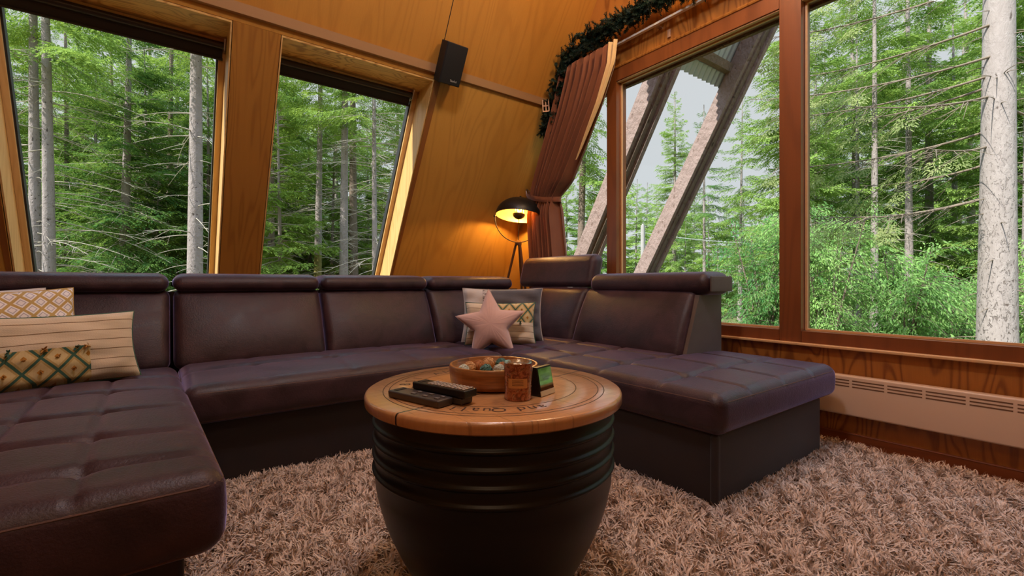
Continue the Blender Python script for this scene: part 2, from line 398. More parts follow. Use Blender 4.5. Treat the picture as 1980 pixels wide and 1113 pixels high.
# gable wall with the big fixed windows
wr = struct(MB().box(XG, 2.98, -2.5, 4.45, -.1, .455).build('wall_right', M['ply_gable_low'], smooth=False, origin=(2.9, .9, .2)))
struct(MB().hexa([(x, y, z) for z, yy in ((2.478, 2.98), (3.5, 2.40)) for y in (-2.5, yy) for x in (XG, 2.98)]).build('upper_panel', M['ply_gable'], wr, smooth=False))
struct(MB().box(XG, 2.98, -2.5, -1.0, .455, 2.478).build('side_panel', M['ply_gable'], wr, smooth=False))
struct(MB().hexa([(x, y, z) for z, yy in ((.455, SY0-.255), (2.099, 3.204)) for y in (3.2, yy) for x in (XG, 2.98)]).build('side_panel', M['ply'], wr, smooth=False))
struct(MB().rbox((2.815, .95, .464), (.022, 3.4, .0075), .004, (1, 1, 1), 2).build('trim_4', M['frame_pale'], origin=(2.82, .95, .46)))
struct(MB().box(2.808, XG, -2.5, 4.3, -.03, .030).tube([(2.812, -2.5, .028), (2.812, 4.3, .028)], .006, 8).build('baseboard_right', M['base'], smooth=False, origin=(2.82, .9, 0)))
def fixed_window(nm, y0, y1, left_open=False):
    """glass between y0 (nearer) and y1; rails above and below; pale beads round the pane"""
    yb = 3.20 if left_open else y1; yt = SY0-2.376/math.tan(PI/3)-.03 if left_open else y1
    zk = (SY0-3.20)*math.tan(PI/3)
    w = struct(MB().hexa([(x, y, z) for z, yy in ((.472, yb), (.535, yb)) for y in (y0, yy) for x in (2.822, 2.94)])
               .hexa([(x, y, z) for z, yy in ((2.376, yt), (2.476, yt)) for y in (y0, yy) for x in (2.822, 2.94)])
               .build(nm, M['frame'], smooth=False, origin=(2.88, (y0+y1)/2, 1.4)))
    b = MB(); e = .011
    if not left_open:
        b.box(2.872, 2.886, y0, y0+e, .536, 2.375).box(2.872, 2.886, y1-e, y1, .536, 2.375)
        b.box(2.872, 2.886, y0+e, y1-e, .536, .536+e).box(2.872, 2.886, y0+e, y1-e, 2.375-e, 2.375)
        b.box(2.832, 2.846, y0, y1, 2.3755-.007, 2.3755).box(2.852, 2.866, y0, y1, 2.3755-.004, 2.3755)
    else: b.box(2.872, 2.886, y0, y0+e, .536, 2.375)
    struct(b.build('glazing_bead', M['frame_pale'], w, smooth=False))
    pn = MB().box(2.892, 2.897, y0+.001, y1-.001, .5355, 2.3755) if not left_open else MB().box(2.892, 2.897, y0+.001, yb, .5355, zk).hexa([(x, y, z) for z, yy in ((zk, yb), (2.3755, yt)) for y in (y0+.001, yy-.001) for x in (2.892, 2.897)])
    struct(pn.build('pane', M['glass'], w, smooth=False))
fixed_window('window_3', 2.50, 3.3, True); fixed_window('window_4', 1.205, 2.40); fixed_window('window_5', -.85, 1.088)
for k, (a, b) in enumerate(((2.402, 2.498), (1.090, 1.203), (-1.0, -.852))):
    struct(MB().box(2.8215, 2.94, a, b, .472, 2.476).build('trim_%d' % (5+k), M['frame'], smooth=False, origin=(2.88, a, 1.4)))
struct(MB().tube([(2.824, -1, 2.482), (2.824, 2.92, 2.482)], .012, 8).build('trim_8', M['ply_gable'], origin=(2.83, 1, 2.48)))
# outside eaves line above the panes
struct(MB().box(2.945, 2.975, -1, 2.97, 2.362, 2.40).build('trim_9', M['bark_d'], smooth=False, origin=(3.0, 1, 2.37)))

# ------------------------------------------------------------------ electric radiator under the window
def gy(px, X): t = (px-CX)/FOC; d = X/(SA+CA*t); return d*(CA-SA*t)
rd = thing('electric_radiator', 'long low cream panel radiator mounted on the wooden wall under the big window', 'radiator', (2.785, 0, .13))
MB().rbox((2.787, .03, .231), (.024, 1.02, .101), .010, (1, 2, 2), 3).build('panel', M['radiator'], rd)
ys = [gy(p, 2.763) for p in (1600, 1644.7, 1712.6, 1786.6, 1871)]; stp = ys[2]-ys[3]
while ys[-1] > -.8: ys.append(ys[-1]-stp)
for z in (.308, .293, .278):
    g = MB()
    for a, b in zip(ys[:-1], ys[1:]): g.box(2.7625, 2.766, b+.006, a-.006, z-.003, z+.003)
    stuff(g.build('vent_slots', M['slot'], rd, smooth=False))
for y in (-.6, .7): MB().box(2.811, 2.83, y-.03, y+.03, .16, .30).build('wall_bracket', M['steel'], rd, smooth=False)

# ================================================================== SOFA
so = thing('corner_sofa', 'large U-shaped dark brown leather corner sofa with tufted seats along the window walls', 'sofa', (.8, 2.2, -.015))
L = M['leather']
for x0, x1, y0, y1 in ((-1.02, .035, 1.225, 3.05), (.075, 1.59, 2.215, 3.05), (1.602, 2.56, .90, 3.05)):
    MB().rbox(((x0+x1)/2, (y0+y1)/2, .118), ((x1-x0)/2, (y1-y0)/2, .133), .018, (2, 2, 2), 3).build('base', M['leather_base'], so)
MB().rbox((1.606, .905, .118), (.016, .016, .128), .014, (1, 1, 3), 4).build('corner_welt', M['leather_base'], so)
def tuft(P, c, xs, ys, top, cross=(.011, .026, .30), lng=(.004, .010), node=.012, puff=.018, hx=.5, hy=.5):
    X = P[:, 0]+c[0]; Y = P[:, 1]+c[1]; w = np.clip((P[:, 2]-top*.35)/(top*.65), 0, 1)
    u = np.abs(P[:, 0])/hx; v = np.abs(P[:, 1])/hy
    dz = puff*(1-u**3)*(1-v**3)
    for y in ys:
        dx = np.min([np.abs(X-x) for x in xs], 0) if len(xs) else np.full(len(X), 9.)
        dz -= cross[0]*np.exp(-((Y-y-.012*np.sin(9*X+y*7))/cross[1])**2)*(.25+.75*np.exp(-(dx/cross[2])**2))
        for x in xs: dz -= node*np.exp(-(((X-x)**2+(Y-y)**2)/.030**2))
    for x in xs: dz -= lng[0]*np.exp(-((X-x)/lng[1])**2)
    P = P.copy(); P[:, 2] += dz*w
    # soft bulge of the sides
    P[:, 0] += np.sign(P[:, 0])*.008*np.exp(-((np.abs(P[:, 0])-hx)/.05)**2)*(1-(np.clip(np.abs(P[:, 2])/abs(top), 0, 1))**2)
    P[:, 1] += np.sign(P[:, 1])*.008*np.exp(-((np.abs(P[:, 1])-hy)/.05)**2)*(1-(np.clip(np.abs(P[:, 2])/abs(top), 0, 1))**2)
    return P
def rrect(x0, x1, y0, y1, z, r, n=6):
    P = []
    for cx, cy, a0 in ((x1-r, y1-r, 0), (x0+r, y1-r, PI/2), (x0+r, y0+r, PI), (x1-r, y0+r, 1.5*PI)):
        for a in np.linspace(a0, a0+PI/2, n): P.append((cx+r*math.cos(a), cy+r*math.sin(a), z))
    return P
def dense(P, s=.05, closed=True):
    Q = []; P = [A_(p, float) if False else np.asarray(p, float) for p in P]
    for a, b in zip(P, P[1:]+([P[0]] if closed else [])):
        k = max(1, int(np.linalg.norm(b-a)/s))
        for i in range(k): Q.append(a+(b-a)*i/k)
    return Q
def seat(x0, x1, y0, y1, z0, z1, n, xs, ys, skew=0, r=.045, **kw):
    c = A_([(x0+x1)/2, (y0+y1)/2, (z0+z1)/2]); h = A_([(x1-x0)/2, (y1-y0)/2, (z1-z0)/2])
    def fn(P):
        Q = tuft(P, c, xs, ys, h[2], hx=h[0], hy=h[1], **kw)
        if skew: Q[:, 0] += np.where(P[:, 0] > 0, P[:, 0]/h[0], 0)*skew*(-P[:, 1]/h[1])
        return Q
    o = MB().rbox(c, h, r, n, 4, fn).build('seat_cushion', L, so, angle=180)
    st = MB()
    for z, ins in ((z1-.030, -.0035), (z0+.016, .007)):
        p = A_(dense(rrect(x0-.0055+ins+.009, x1+.0055-ins-.009, y0-.0055+ins+.009, y1+.0055-ins-.009, z, r)))
        if skew: p[:, 0] += np.where(p[:, 0] > c[0], (p[:, 0]-c[0])/h[0], 0)*skew*(-(p[:, 1]-c[1])/h[1])
        st.tube(p, .0028, 6, closed=True)
    st.build('stitching', M['thread'], o); return o
seat(-1.02, .075, 1.17, 2.79, .215, .400, (96, 140, 3), [-.155, -.335, -.52, -.71], [1.33, 1.58, 1.87, 2.19, 2.48], skew=.030, cross=(.021, .018, .20), lng=(.009, .007))
seat(.06, 1.567, 2.15, 2.85, .245, .402, (130, 64, 3), [.344, .71, 1.05, 1.36], [2.53], cross=(.018, .03, .14), lng=(.004, .02), node=.020)
seat(1.578, 2.655, .868, 2.85, .243, .400, (100, 180, 3), [1.80, 2.09, 2.38], [1.14, 1.47, 1.81, 2.15], cross=(.020, .013, .13), lng=(.013, .009), node=.018)
def back(axis, a0, a1, front_b, front_t, z0, z1, thick, n=(26, 4, 14)):
    """leaning back cushion along x ('x') or y ('y'); front_b / front_t front face at z0 / z1"""
    w = (a1-a0)/2; h = A_([w, thick/2, (z1-z0)/2]); zc = (z0+z1)/2
    def fn(P):
        Q = P.copy(); f = (P[:, 2]/h[2]+1)/2
        bulge = .030*(1-np.clip(np.abs(P[:, 0])/w, 0, 1)**4)*np.sin(np.clip(f, 0, 1)*PI)**.6*(P[:, 1] < 0)
        # gathers along the end seams
        e = np.exp(-((w-np.abs(P[:, 0]))/.02)**2)*np.sin(P[:, 2]*260)*.0025*(P[:, 1] < 0)
        Q[:, 1] += front_b+(front_t-front_b)*f**1.25+thick/2-bulge+e
        return Q
    V = MB().rbox((0, 0, 0), h, .040, n, 4, fn); P = V.V[0]
    X = P[:, 0]+(a0+a1)/2; Q = P[:, 1]
    V.V[0] = np.stack([X, Q, P[:, 2]+zc], 1) if axis == 'x' else np.stack([Q, X, P[:, 2]+zc], 1)
    if axis == 'y': V.F = [f[::-1] for f in V.F]
    return V.build('back_cushion', L, so, angle=180)
for a0, a1 in ((-1.0, .022), (.036, .752), (.758, 1.462), (1.468, 2.215)):
    back('x', a0, a1, 2.765, 2.945, .375, .768, .14)
back('y', 2.292, 2.96, 2.215, 2.375, .375, .768, .13, (20, 4, 14)); back('y', 1.448, 2.288, 2.205, 2.375, .375, .768, .13)
def roll(axis, a0, a1, f0, f1, z0, z1, tilt=0, r=.042, name='headrest', drop=0):
    w = (a1-a0)/2; h = A_([w, (f1-f0)/2, (z1-z0)/2])
    def fn(P):
        Q = P.copy(); e = np.clip((np.abs(P[:, 0])-(w-.05))/.05, 0, 1)
        Q[:, 2] *= 1-.05*e**2; Q[:, 1] *= 1-.04*e**2
        Q[:, 2] += .008*(1-(P[:, 1]/h[1])**2)*(P[:, 2] > 0)*(1-e)
        Q[:, 1] += tilt*(P[:, 2]+h[2]); Q[:, 2] -= drop*np.clip(-P[:, 1]/h[1], 0, 1)**2*.5
        return Q
    V = MB().rbox((0, 0, 0), h, r, (24, 6, 4), 5, fn); P = V.V[0]
    X = P[:, 0]+(a0+a1)/2; Y = P[:, 1]+(f0+f1)/2; Z = P[:, 2]+(z0+z1)/2
    V.V[0] = np.stack([X, Y, Z], 1) if axis == 'x' else np.stack([Y, X, Z], 1)
    if axis == 'y': V.F = [f[::-1] for f in V.F]
    return V.build(name, L, so, angle=180)
for a0, a1 in ((-1.0, .018), (.033, .748), (.755, 1.462), (1.470, 2.20)): roll('x', a0, a1, 2.90, 3.16, .762, .844, drop=.02)
o = roll('y', 1.37, 2.262, 2.355, 2.63, .733, .858, drop=.01, r=.058)
MB().rbox((2.495, 1.369, .796), (.112, .004, .043), .0035, (6, 1, 4), 2).build('end_patch', M['leather_grey'], o)
roll('y', 2.268, 3.10, 2.375, 2.50, .770, 1.003, tilt=.25, r=.05)
MB().box(-1.0, 2.30, 2.99, 3.15, -.012, .755).build('back_frame', M['leather_base'], so, smooth=False)
MB().box(2.42, 2.60, 1.475, 3.14, -.012, .735).build('back_frame', M['leather_grey'], so, smooth=False)
MB().hexa([(x, y, z) for z, a, b in ((.385, 2.232, 2.602), (.734, 2.372, 2.600)) for y in (1.428, 1.473) for x in (a, b)]).build('side_panel', M['leather_grey'], so, smooth=False)
for y in (1.55, 2.12): MB().box(2.46, 2.50, y-.015, y+.015, .70, .79).build('headrest_bracket', M['steel'], so, smooth=False)
# ================================================================== CUSHIONS
def lumbar_mat():
    t = NT('tufted_cream_cotton'); uvn = t.n('ShaderNodeTexCoord'); sx = t.n('ShaderNodeSeparateXYZ'); t.l(uvn.outputs['UV'], sx.inputs[0])
    u, v = sx.outputs[0], sx.outputs[1]
    ln = t.m_('FRACT', t.m_('MULTIPLY', v, 7.0)); tuck = t.m_('LESS_THAN', ln, .075)
    zz = t.m_('FRACT', t.m_('ADD', t.m_('MULTIPLY', v, 46), t.m_('PINGPONG', t.m_('MULTIPLY', u, 60), .5)))
    base = t.mix(zz, (.74,.64,.50), (.58,.47,.32)); base = t.mix(tuck, base, (.20,.115,.05))
    p = t.m_('MULTIPLY', u, 5.4); q = t.m_('MULTIPLY', v, 2.6)
    a = t.m_('FRACT', t.m_('ADD', p, q)); b = t.m_('FRACT', t.m_('SUBTRACT', p, q))
    ea = t.m_('MINIMUM', a, t.m_('SUBTRACT', 1, a)); eb = t.m_('MINIMUM', b, t.m_('SUBTRACT', 1, b)); e = t.m_('MINIMUM', ea, eb)
    d = t.mix(t.m_('LESS_THAN', e, .16), (.63,.50,.25), (.47,.33,.12)); d = t.mix(t.m_('LESS_THAN', e, .065), d, (.035,.11,.075))
    d = t.mix(t.m_('GREATER_THAN', e, .40), d, (.46,.20,.02))
    inside = t.m_('MULTIPLY', t.m_('LESS_THAN', u, .66), t.m_('LESS_THAN', v, .50))
    c = t.mix(inside, base, d)
    h = t.m_('ADD', t.m_('MULTIPLY', tuck, t.m_('SUBTRACT', inside, 1)), t.m_('MULTIPLY', zz, .15))
    return t.pbr(c, .9, 0, t.bump(h, .5, .006), Sheen_Weight=.2)
def zig_mat():
    t = NT('ochre_ikat'); uvn = t.n('ShaderNodeTexCoord'); sx = t.n('ShaderNodeSeparateXYZ'); t.l(uvn.outputs['UV'], sx.inputs[0])
    u, v = sx.outputs[0], sx.outputs[1]
    p = t.m_('MULTIPLY', u, 7.5); q = t.m_('MULTIPLY', v, 6.0)
    a = t.m_('FRACT', t.m_('ADD', p, q)); b = t.m_('FRACT', t.m_('SUBTRACT', p, q))
    e = t.m_('MINIMUM', t.m_('MINIMUM', a, t.m_('SUBTRACT', 1, a)), t.m_('MINIMUM', b, t.m_('SUBTRACT', 1, b)))
    c = t.mix(t.m_('LESS_THAN', e, .12), (.86,.83,.84), (.52,.36,.13))
    c = t.mix(t.m_('MULTIPLY', t.m_('GREATER_THAN', e, .24), t.m_('LESS_THAN', e, .31)), c, (.45,.42,.50))
    return t.pbr(c, .9, 0, t.bump(t.noise(t.coord(), 300, 2), .2, .002))
def split_mat():
    t = NT('grey_velvet_and_linen'); uvn = t.n('ShaderNodeTexCoord'); sx = t.n('ShaderNodeSeparateXYZ'); t.l(uvn.outputs['UV'], sx.inputs[0])
    u = sx.outputs[0]; w = t.noise(t.coord('Object', (1,1,4)), 60, 2)
    c = t.mix(t.m_('GREATER_THAN', u, .36), (.55,.50,.46), (.075,.070,.082))
    band = t.m_('MULTIPLY', t.m_('GREATER_THAN', u, .25), t.m_('LESS_THAN', u, .36))
    c = t.mix(t.m_('MULTIPLY', band, t.m_('GREATER_THAN', w, .5)), c, (.10,.06,.06))
    return t.pbr(c, .75, 0, t.bump(w, .3, .003), Sheen_Weight=.5)
M['lumbar'], M['zig'], M['split'] = lumbar_mat(), zig_mat(), split_mat()
M['pillow_white'] = plain('off_white_linen', (.66,.63,.62), .9, nz=.06, scale=150, bump=.1)
M['star'] = plain('pale_pink_velvet', (.66,.435,.385), .8, nz=.05, scale=60, Sheen_Weight=.4)
M['tassel'] = plain('ochre_tassel', (.42,.21,.05), .9, nz=.4, scale=120)
M['tassel_g'] = plain('green_tassel', (.05,.12,.085), .9, nz=.4, scale=120)
def pillow(name, label, base_c, a, up, w, h, t, mat, flip=False, seed=0, group=None, wr=.006):
    """base_c middle of the lower edge; a: direction of its width, up: direction of its height"""
    a = np.asarray(a, float); a /= np.linalg.norm(a); up = np.asarray(up, float); up -= a*np.dot(a, up); up /= np.linalg.norm(up)
    nrm = np.cross(a, up); base_c = np.asarray(base_c, float); c = base_c+up*h*.5
    n, m = 30, 22; U = np.linspace(-1, 1, n); Vv = np.linspace(-1, 1, m)
    P, UVs = [], []
    rg = np.random.default_rng(seed); ph = rg.uniform(0, 6, 6)
    for side in (1, -1):
        for x in U:
            for y in Vv:
                q = max(0, (1-x*x))**.5*max(0, (1-y*y))**.5
                th = t*.5*q**.62
                fold = wr*(math.sin(7*x+4*y+ph[0])*math.sin(9*y-3*x+ph[1])+.6*math.sin(15*x*y+ph[2]))*q**.5
                X = x*w*.5*(1-.07*(1-y*y)); Y = y*h*.5*(1-.07*(1-x*x))
                P.append(c+a*X+up*Y+nrm*(th*1.0+fold)*side)
                fu, fv = (x+1)/2, (y+1)/2
                UVs.append((1-fu, 1-fv) if flip else (fu, fv))
    F = []
    for s_ in range(2):
        for i in range(n-1):
            for j in range(m-1):
                b = s_*n*m; f = (b+i*m+j, b+(i+1)*m+j, b+(i+1)*m+j+1, b+i*m+j+1); F.append(f if s_ == 0 else f[::-1])
    o = mesh_obj(name, A_(P)-base_c, F, mat, None, True, 180, tuple(base_c), UVs)
    tag(o, label, 'cushion', group)
    e = []
    for x in U: e.append((x, -1))
    for y in Vv[1:]: e.append((1, y))
    for x in U[::-1][1:]: e.append((x, 1))
    for y in Vv[::-1][1:-1]: e.append((-1, y))
    path = [c+a*x*w*.5*(1-.07*(1-y*y))+up*y*h*.5*(1-.07*(1-x*x)) for x, y in e]
    MB().tube(path, .003, 6, closed=True).build('piping', mat, o)
    def surf(u, v):   # front point at uv
        if flip: u, v = 1-u, 1-v
        x, y = 2*u-1, 2*v-1; q = max(0, (1-x*x))**.5*max(0, (1-y*y))**.5
        return c+a*x*w*.5*(1-.07*(1-y*y))+up*y*h*.5*(1-.07*(1-x*x))+nrm*(t*.5*q**.62+.002), nrm
    return o, surf
def tassels(o, surf):
    for k in range(1, 5):
        for (u, v, mt) in ((k/5.4-.5/5.4*(0), .5, 'tassel_g'),):
            p, nr = surf(min(.64, u+.02), v-.005)
            b = MB()
            for i in range(9):
                d = nr*.012+A_([random.uniform(-.012, .012), random.uniform(-.012, .012), random.uniform(-.02, .01)])
                b.tube([p, p+d*.6, p+d], [.0022, .003, .0012], 5)
            stuff(b.build('tassel', M[mt if k % 2 else 'tassel'], o))
    for i in range(1, 5):
        for j in range(3):
            # ochre tufts in the middle of the diamonds
            pq = (i+(.5 if j % 2 == 0 else 0)); u = pq/5.4; v = (j*.5+.5*0)/2.6+.5/2.6*.0
            if u < .62 and .03 < v < .47:
                p, nr = surf(u, v); b = MB()
                for _ in range(7):
                    d = nr*.008+A_([random.uniform(-.006, .006) for _ in range(3)]); b.tube([p, p+d], [.003, .0015], 5)
                stuff(b.build('tuft', M['tassel'], o))
SEAT = .408
o, sf = pillow('cushion', 'long cream cushion with green diamond trellis, frontmost at the left end of the sofa',
           (-.318, 2.437, .402), (.92, .39, 0), (-.10, .24, 1), .52, .285, .15, M['lumbar'], seed=1); tassels(o, sf)
pillow('cushion', 'ochre and white diamond patterned cushion leaning behind the long cream one at the left', (-.475, 2.625, .405), (.90, .42, .03), (-.10, .30, 1), .46, .385, .13, M['zig'], seed=2)
pillow('cushion', 'plain off-white cushion half hidden behind the ochre diamond cushion, against the sofa back', (-.60, 2.70, .405), (.95, .30, .02), (-.06, .30, 1), .46, .385, .11, M['pillow_white'], seed=3)
pillow('cushion', 'grey velvet and pale linen cushion at the back of the sofa corner', (1.80, 2.505, .408), (.80, -.60, 0), (.13, .17, 1), .545, .365, .14, M['split'], seed=4, wr=.011)
o, sf = pillow('cushion', 'cream striped cushion with ochre diamonds, between the pink star and the grey cushion', (1.712, 2.405, .406), (.80, -.60, 0), (.13, .17, 1), .455, .275, .13, M['lumbar'], True, seed=5); tassels(o, sf)
def star():
    c = at(949, 628, 2.835); a = RT*.995+UP*.075; up = np.cross(np.cross(a, UP+FW*.22), a); up /= np.linalg.norm(up); a /= np.linalg.norm(a); nr = np.cross(a, up)
    pts = []
    for k in range(10):
        r = .225 if k % 2 == 0 else .108; t = PI/2-k*PI/5; pts.append((r*math.cos(t), r*math.sin(t)))
    B = []
    for k in range(10):
        p, q = A_(pts[k]), A_(pts[(k+1) % 10])
        for i in range(8): B.append(p+(q-p)*i/8)
    B = A_(B); nb = len(B); rho = np.linspace(0, 1, 15)[1:]
    E0 = A_(pts); E1 = np.roll(E0, -1, 0)
    def dist(p):
        d = E1-E0; k = np.clip(((p-E0)*d).sum(1)/(d*d).sum(1), 0, 1); return np.min(np.linalg.norm(p-E0-d*k[:, None], axis=1))
    NG = 97; gx_ = np.linspace(-.24, .24, NG); XX, YY = np.meshgrid(gx_, gx_, indexing='ij'); ins = np.zeros((NG, NG), bool)
    for i in range(10):
        (xa, ya), (xb, yb) = pts[i], pts[(i+1) % 10]
        ins ^= ((ya > YY) != (yb > YY)) & (XX < (xb-xa)*(YY-ya)/(yb-ya+1e-12)+xa)
    ph_ = np.zeros((NG, NG))
    for _ in range(900): ph_[1:-1, 1:-1] = np.where(ins[1:-1, 1:-1], (ph_[2:, 1:-1]+ph_[:-2, 1:-1]+ph_[1:-1, 2:]+ph_[1:-1, :-2])/4+1, 0)
    ph_ = np.sqrt(ph_/ph_.max())*.072
    def dome(x, y):
        fx_, fy_ = (x+.24)/.48*(NG-1), (y+.24)/.48*(NG-1); i, j = int(fx_), int(fy_); u_, v_ = fx_-i, fy_-j
        return ph_[i, j]*(1-u_)*(1-v_)+ph_[i+1, j]*u_*(1-v_)+ph_[i, j+1]*(1-u_)*v_+ph_[i+1, j+1]*u_*v_
    V = []; F = []
    for side in (1, -1):
        b0 = len(V); V.append(c+nr*dome(0, 0)*side)
        for r in rho:
            for p in B:
                x, y = p*r; th = dome(x, y) if r < 1 else 0
                w = .0022*math.sin(46*math.atan2(y, x))*r*r*(1-r)*4
                V.append(c+a*x+up*y+nr*(th+w)*side)
        for j in range(nb): F.append((b0, b0+1+j, b0+1+(j+1) % nb)[::-side])
        for i in range(len(rho)-1):
            for j in range(nb):
                f = (b0+1+i*nb+j, b0+1+(i+1)*nb+j, b0+1+(i+1)*nb+(j+1) % nb, b0+1+i*nb+(j+1) % nb); F.append(f[::-side])
    base = A_([c[0], c[1], .405])
    o = mesh_obj('star_cushion', A_(V)-base, F, M['star'], None, True, 180, tuple(base))
    tag(o, 'pale pink star-shaped cushion in front of the other cushions in the sofa corner', 'cushion')
    MB().tube([c+a*p[0]+up*p[1] for p in B], .0028, 6, closed=True).build('piping', M['star'], o)
star()

# ================================================================== COFFEE TABLE
TX, TY, TZ = .705, 1.017, .527
tb = thing('coffee_table', 'round coffee table with wooden top on a black ribbed metal drum', 'table', (TX, TY, -.015))
prof = [(.0, -.014), (.135, -.014), (.150, -.010), (.172, .022), (.197, .050), (.222, .085), (.245, .125), (.268, .175), (.284, .215), (.297, .262), (.305, .30)]
for z in (.346, .384, .421, .459):
    for k in np.linspace(-1, 1, 9): prof.append((.307+.0065*math.cos(k*PI/2)**1.5, z+k*.0085))
prof += [(.306, .480), (.300, .497), (.0, .497)]
MB().lathe(prof, (TX, TY, 0), 96).build('drum', M['drum'], tb, angle=60)
MB().lathe([(0, .498), (.326, .498), (.331, .502), (.332, .508), (.332, .519), (.330, .5245), (.326, .527), (.20, .527), (0, .527)], (TX, TY, 0), 128).build('table_top', M['top'], tb, angle=40)
rg = MB()
for r in (.287, .272, .2155):
    rg.lathe([(r-.0011, .5273), (r+.0011, .5273), (r+.0011, .5270)], (TX, TY, 0), 128)
rg.build('printed_rings', M['ink'], tb, smooth=False)
def glyphs(txt, size, mb, place):
    """each character turned into mesh faces; place(i) -> (origin, right, up)"""
    for i, ch in enumerate(txt):
        if ch == ' ': continue
        cu = bpy.data.curves.new('g', 'FONT'); cu.body = ch; cu.size = size; cu.align_x = 'CENTER'; cu.extrude = .0; cu.resolution_u = 3
        ob = bpy.data.objects.new('g', cu); COL.objects.link(ob); bpy.context.view_layer.update()
        me = bpy.data.meshes.new_from_object(ob.evaluated_get(bpy.context.evaluated_depsgraph_get()))
        o0, r, u = place(i)
        mb.add([o0+r*v.co.x+u*v.co.y for v in me.vertices], [tuple(p.vertices) for p in me.polygons])
        bpy.data.objects.remove(ob); bpy.data.curves.remove(cu); bpy.data.meshes.remove(me)
def ring_place(a0, step, r):
    def f(i):
        a = a0-i*step; d = A_([math.cos(a), math.sin(a), 0]); return A_([TX, TY, .5274])+d*r, A_([math.sin(a), -math.cos(a), 0]), d
    return f
aF = math.atan2(-FW[1], -FW[0])          # towards the viewer
for word, sz, a0, st in (('and', .044, aF+.50, .106), ('Quality', .044, aF+.50-4*.106, .106), ('BSI', .042, math.atan2(.163, -.179)+.05, .17), ('AME', .042, math.atan2(.163, -.179)+.05-4*.17, .17)):
    lt = MB(); glyphs(word, sz, lt, ring_place(a0, st, .227)); lt.build('burnt_lettering', M['ink'], tb, smooth=False)
# bowl with balls
bx, by = .712, 1.030
bw = thing('wooden_bowl', 'low round wooden bowl filled with decorative balls on the coffee table', 'bowl', (bx, by, TZ+.0005))
MB().lathe([(0, .5278), (.098, .5278), (.110, .531), (.117, .545), (.1195, .565), (.1195, .582), (.1175, .5845), (.1125, .5845), (.111, .582), (.109, .562), (.100, .555), (0, .554)], (bx, by, 0), 72).build('bowl_body', M['bowl'], bw, angle=50)
M['ball1'] = plain('straw_ball', (.62,.36,.16), .8, nz=.35, scale=90); M['ball2'] = plain('teal_ball', (.06,.17,.15), .7, nz=.5, scale=90)
M['ball3'] = plain('pale_ball', (.50,.55,.47), .7, nz=.3, scale=70); M['ball4'] = plain('rust_ball', (.42,.17,.06), .8, nz=.5, scale=90)
def onz(px, py, z):
    r = FW+RT*(px-CX)/FOC+UP*(HY-py)/FOC; k = (z-CAMH)/r[2]; return CAM+r*k
balls = [(893,715,'ball3','pale sea-green ball at the left edge of the bowl'),(908,709,'ball1','straw coloured wound ball second from the left in the bowl'),
         (925,706,'ball4','rust brown wicker ball left of the bowl centre'),(944,703,'ball1','biggest straw coloured ball in the middle of the bowl'),
         (940,714,'ball2','dark teal ball at the front of the bowl'),(967,702,'ball2','dark teal ball at the back of the bowl beside the jar'),
         (958,714,'ball3','pale sea-green ball at the front of the bowl near the jar'),(972,710,'ball4','rust brown ball half hidden by the jar')]
used = []
for px, py, mt, lab in balls:
    p = onz(px, py, .573); p[2] = .5548
    r = .0185 if 'biggest' in lab else .0165
    d = p[:2]-A_([bx, by])
    if np.linalg.norm(d) > .088: p[:2] = A_([bx, by])+d/np.linalg.norm(d)*.088
    for _ in range(30):
        for q, rq in used:
            e = p[:2]-q[:2]; l = np.linalg.norm(e)
            if l < r+rq+.001: p[:2] += e/(l+1e-9)*(r+rq+.001-l)*.6
    used.append((p, r)); c = p+A_([0, 0, r]); b = MB().ball(c, r*.94, 16, 12)
    for k in range(9):
        ax = A_([random.gauss(0, 1) for _ in range(3)]); ax /= np.linalg.norm(ax); u = np.cross(ax, [.3, .5, .8]); u /= np.linalg.norm(u); w = np.cross(ax, u)
        b.tube([c+(u*math.cos(t)+w*math.sin(t))*r*.96 for t in np.linspace(0, 2*PI, 20, endpoint=False)], r*.075, 5, closed=True)
    tag(b.build('decorative_ball', M[mt], origin=tuple(p)), lab, 'ball', 'decorative balls in the wooden bowl')
# candle jar
def jarm():
    t = NT('floral_jar_wrap'); v = t.coord('Object'); vo = t.n('ShaderNodeTexVoronoi'); vo.inputs['Scale'].default_value = 75; t.l(v, vo.inputs['Vector'])
    a = t.noise(v, 60, 3, .6, 1.5)
    c = t.ramp(a, [(.30, (.10,.03,.015)), (.45, (.30,.085,.04)), (.55, (.52,.22,.12)), (.63, (.12,.045,.02)), (.72, (.70,.42,.30))])
    c = t.mix(t.ramp(vo.outputs['Distance'], [(.0, .55), (.25, 0)]), c, (.62,.20,.13))
    return t.pbr(c, .22, .25, t.bump(a, .3, .002), Coat_Weight=.5)
M['jar'] = jarm(); M['silver'] = plain('mercury_silver', (.80,.80,.82), .22, metal=1, nz=.15, scale=120, bump=.3); M['label'] = plain('kraft_label', (.56,.30,.13), .7); M['wax'] = plain('ivory_wax', (.7,.6,.5), .5)
jc = onz(1002, 777, TZ)+FW*.034; jx, jy = jc[0], jc[1]; J = (jx, jy, TZ+.0005)
jr = thing('candle_jar', 'floral bronze glass candle jar with silvery rim in front of the wooden bowl', 'candle jar', J)
MB().lathe([(0, 0), (.031, 0), (.0325, .004), (.0318, .012), (.0325, .045), (.0333, .080), (.0335, .086)], J, 40).build('glass_body', M['jar'], jr)
MB().lathe([(.0337, .0855), (.0325, .0875), (.0315, .086), (.0308, .05), (0, .048)], J, 40).build('silver_lining', M['silver'], jr)
MB().lathe([(.0300, .050), (0, .0505)], J, 24).build('wax', M['wax'], jr)
af = math.atan2(-FW[1], -FW[0])-.03
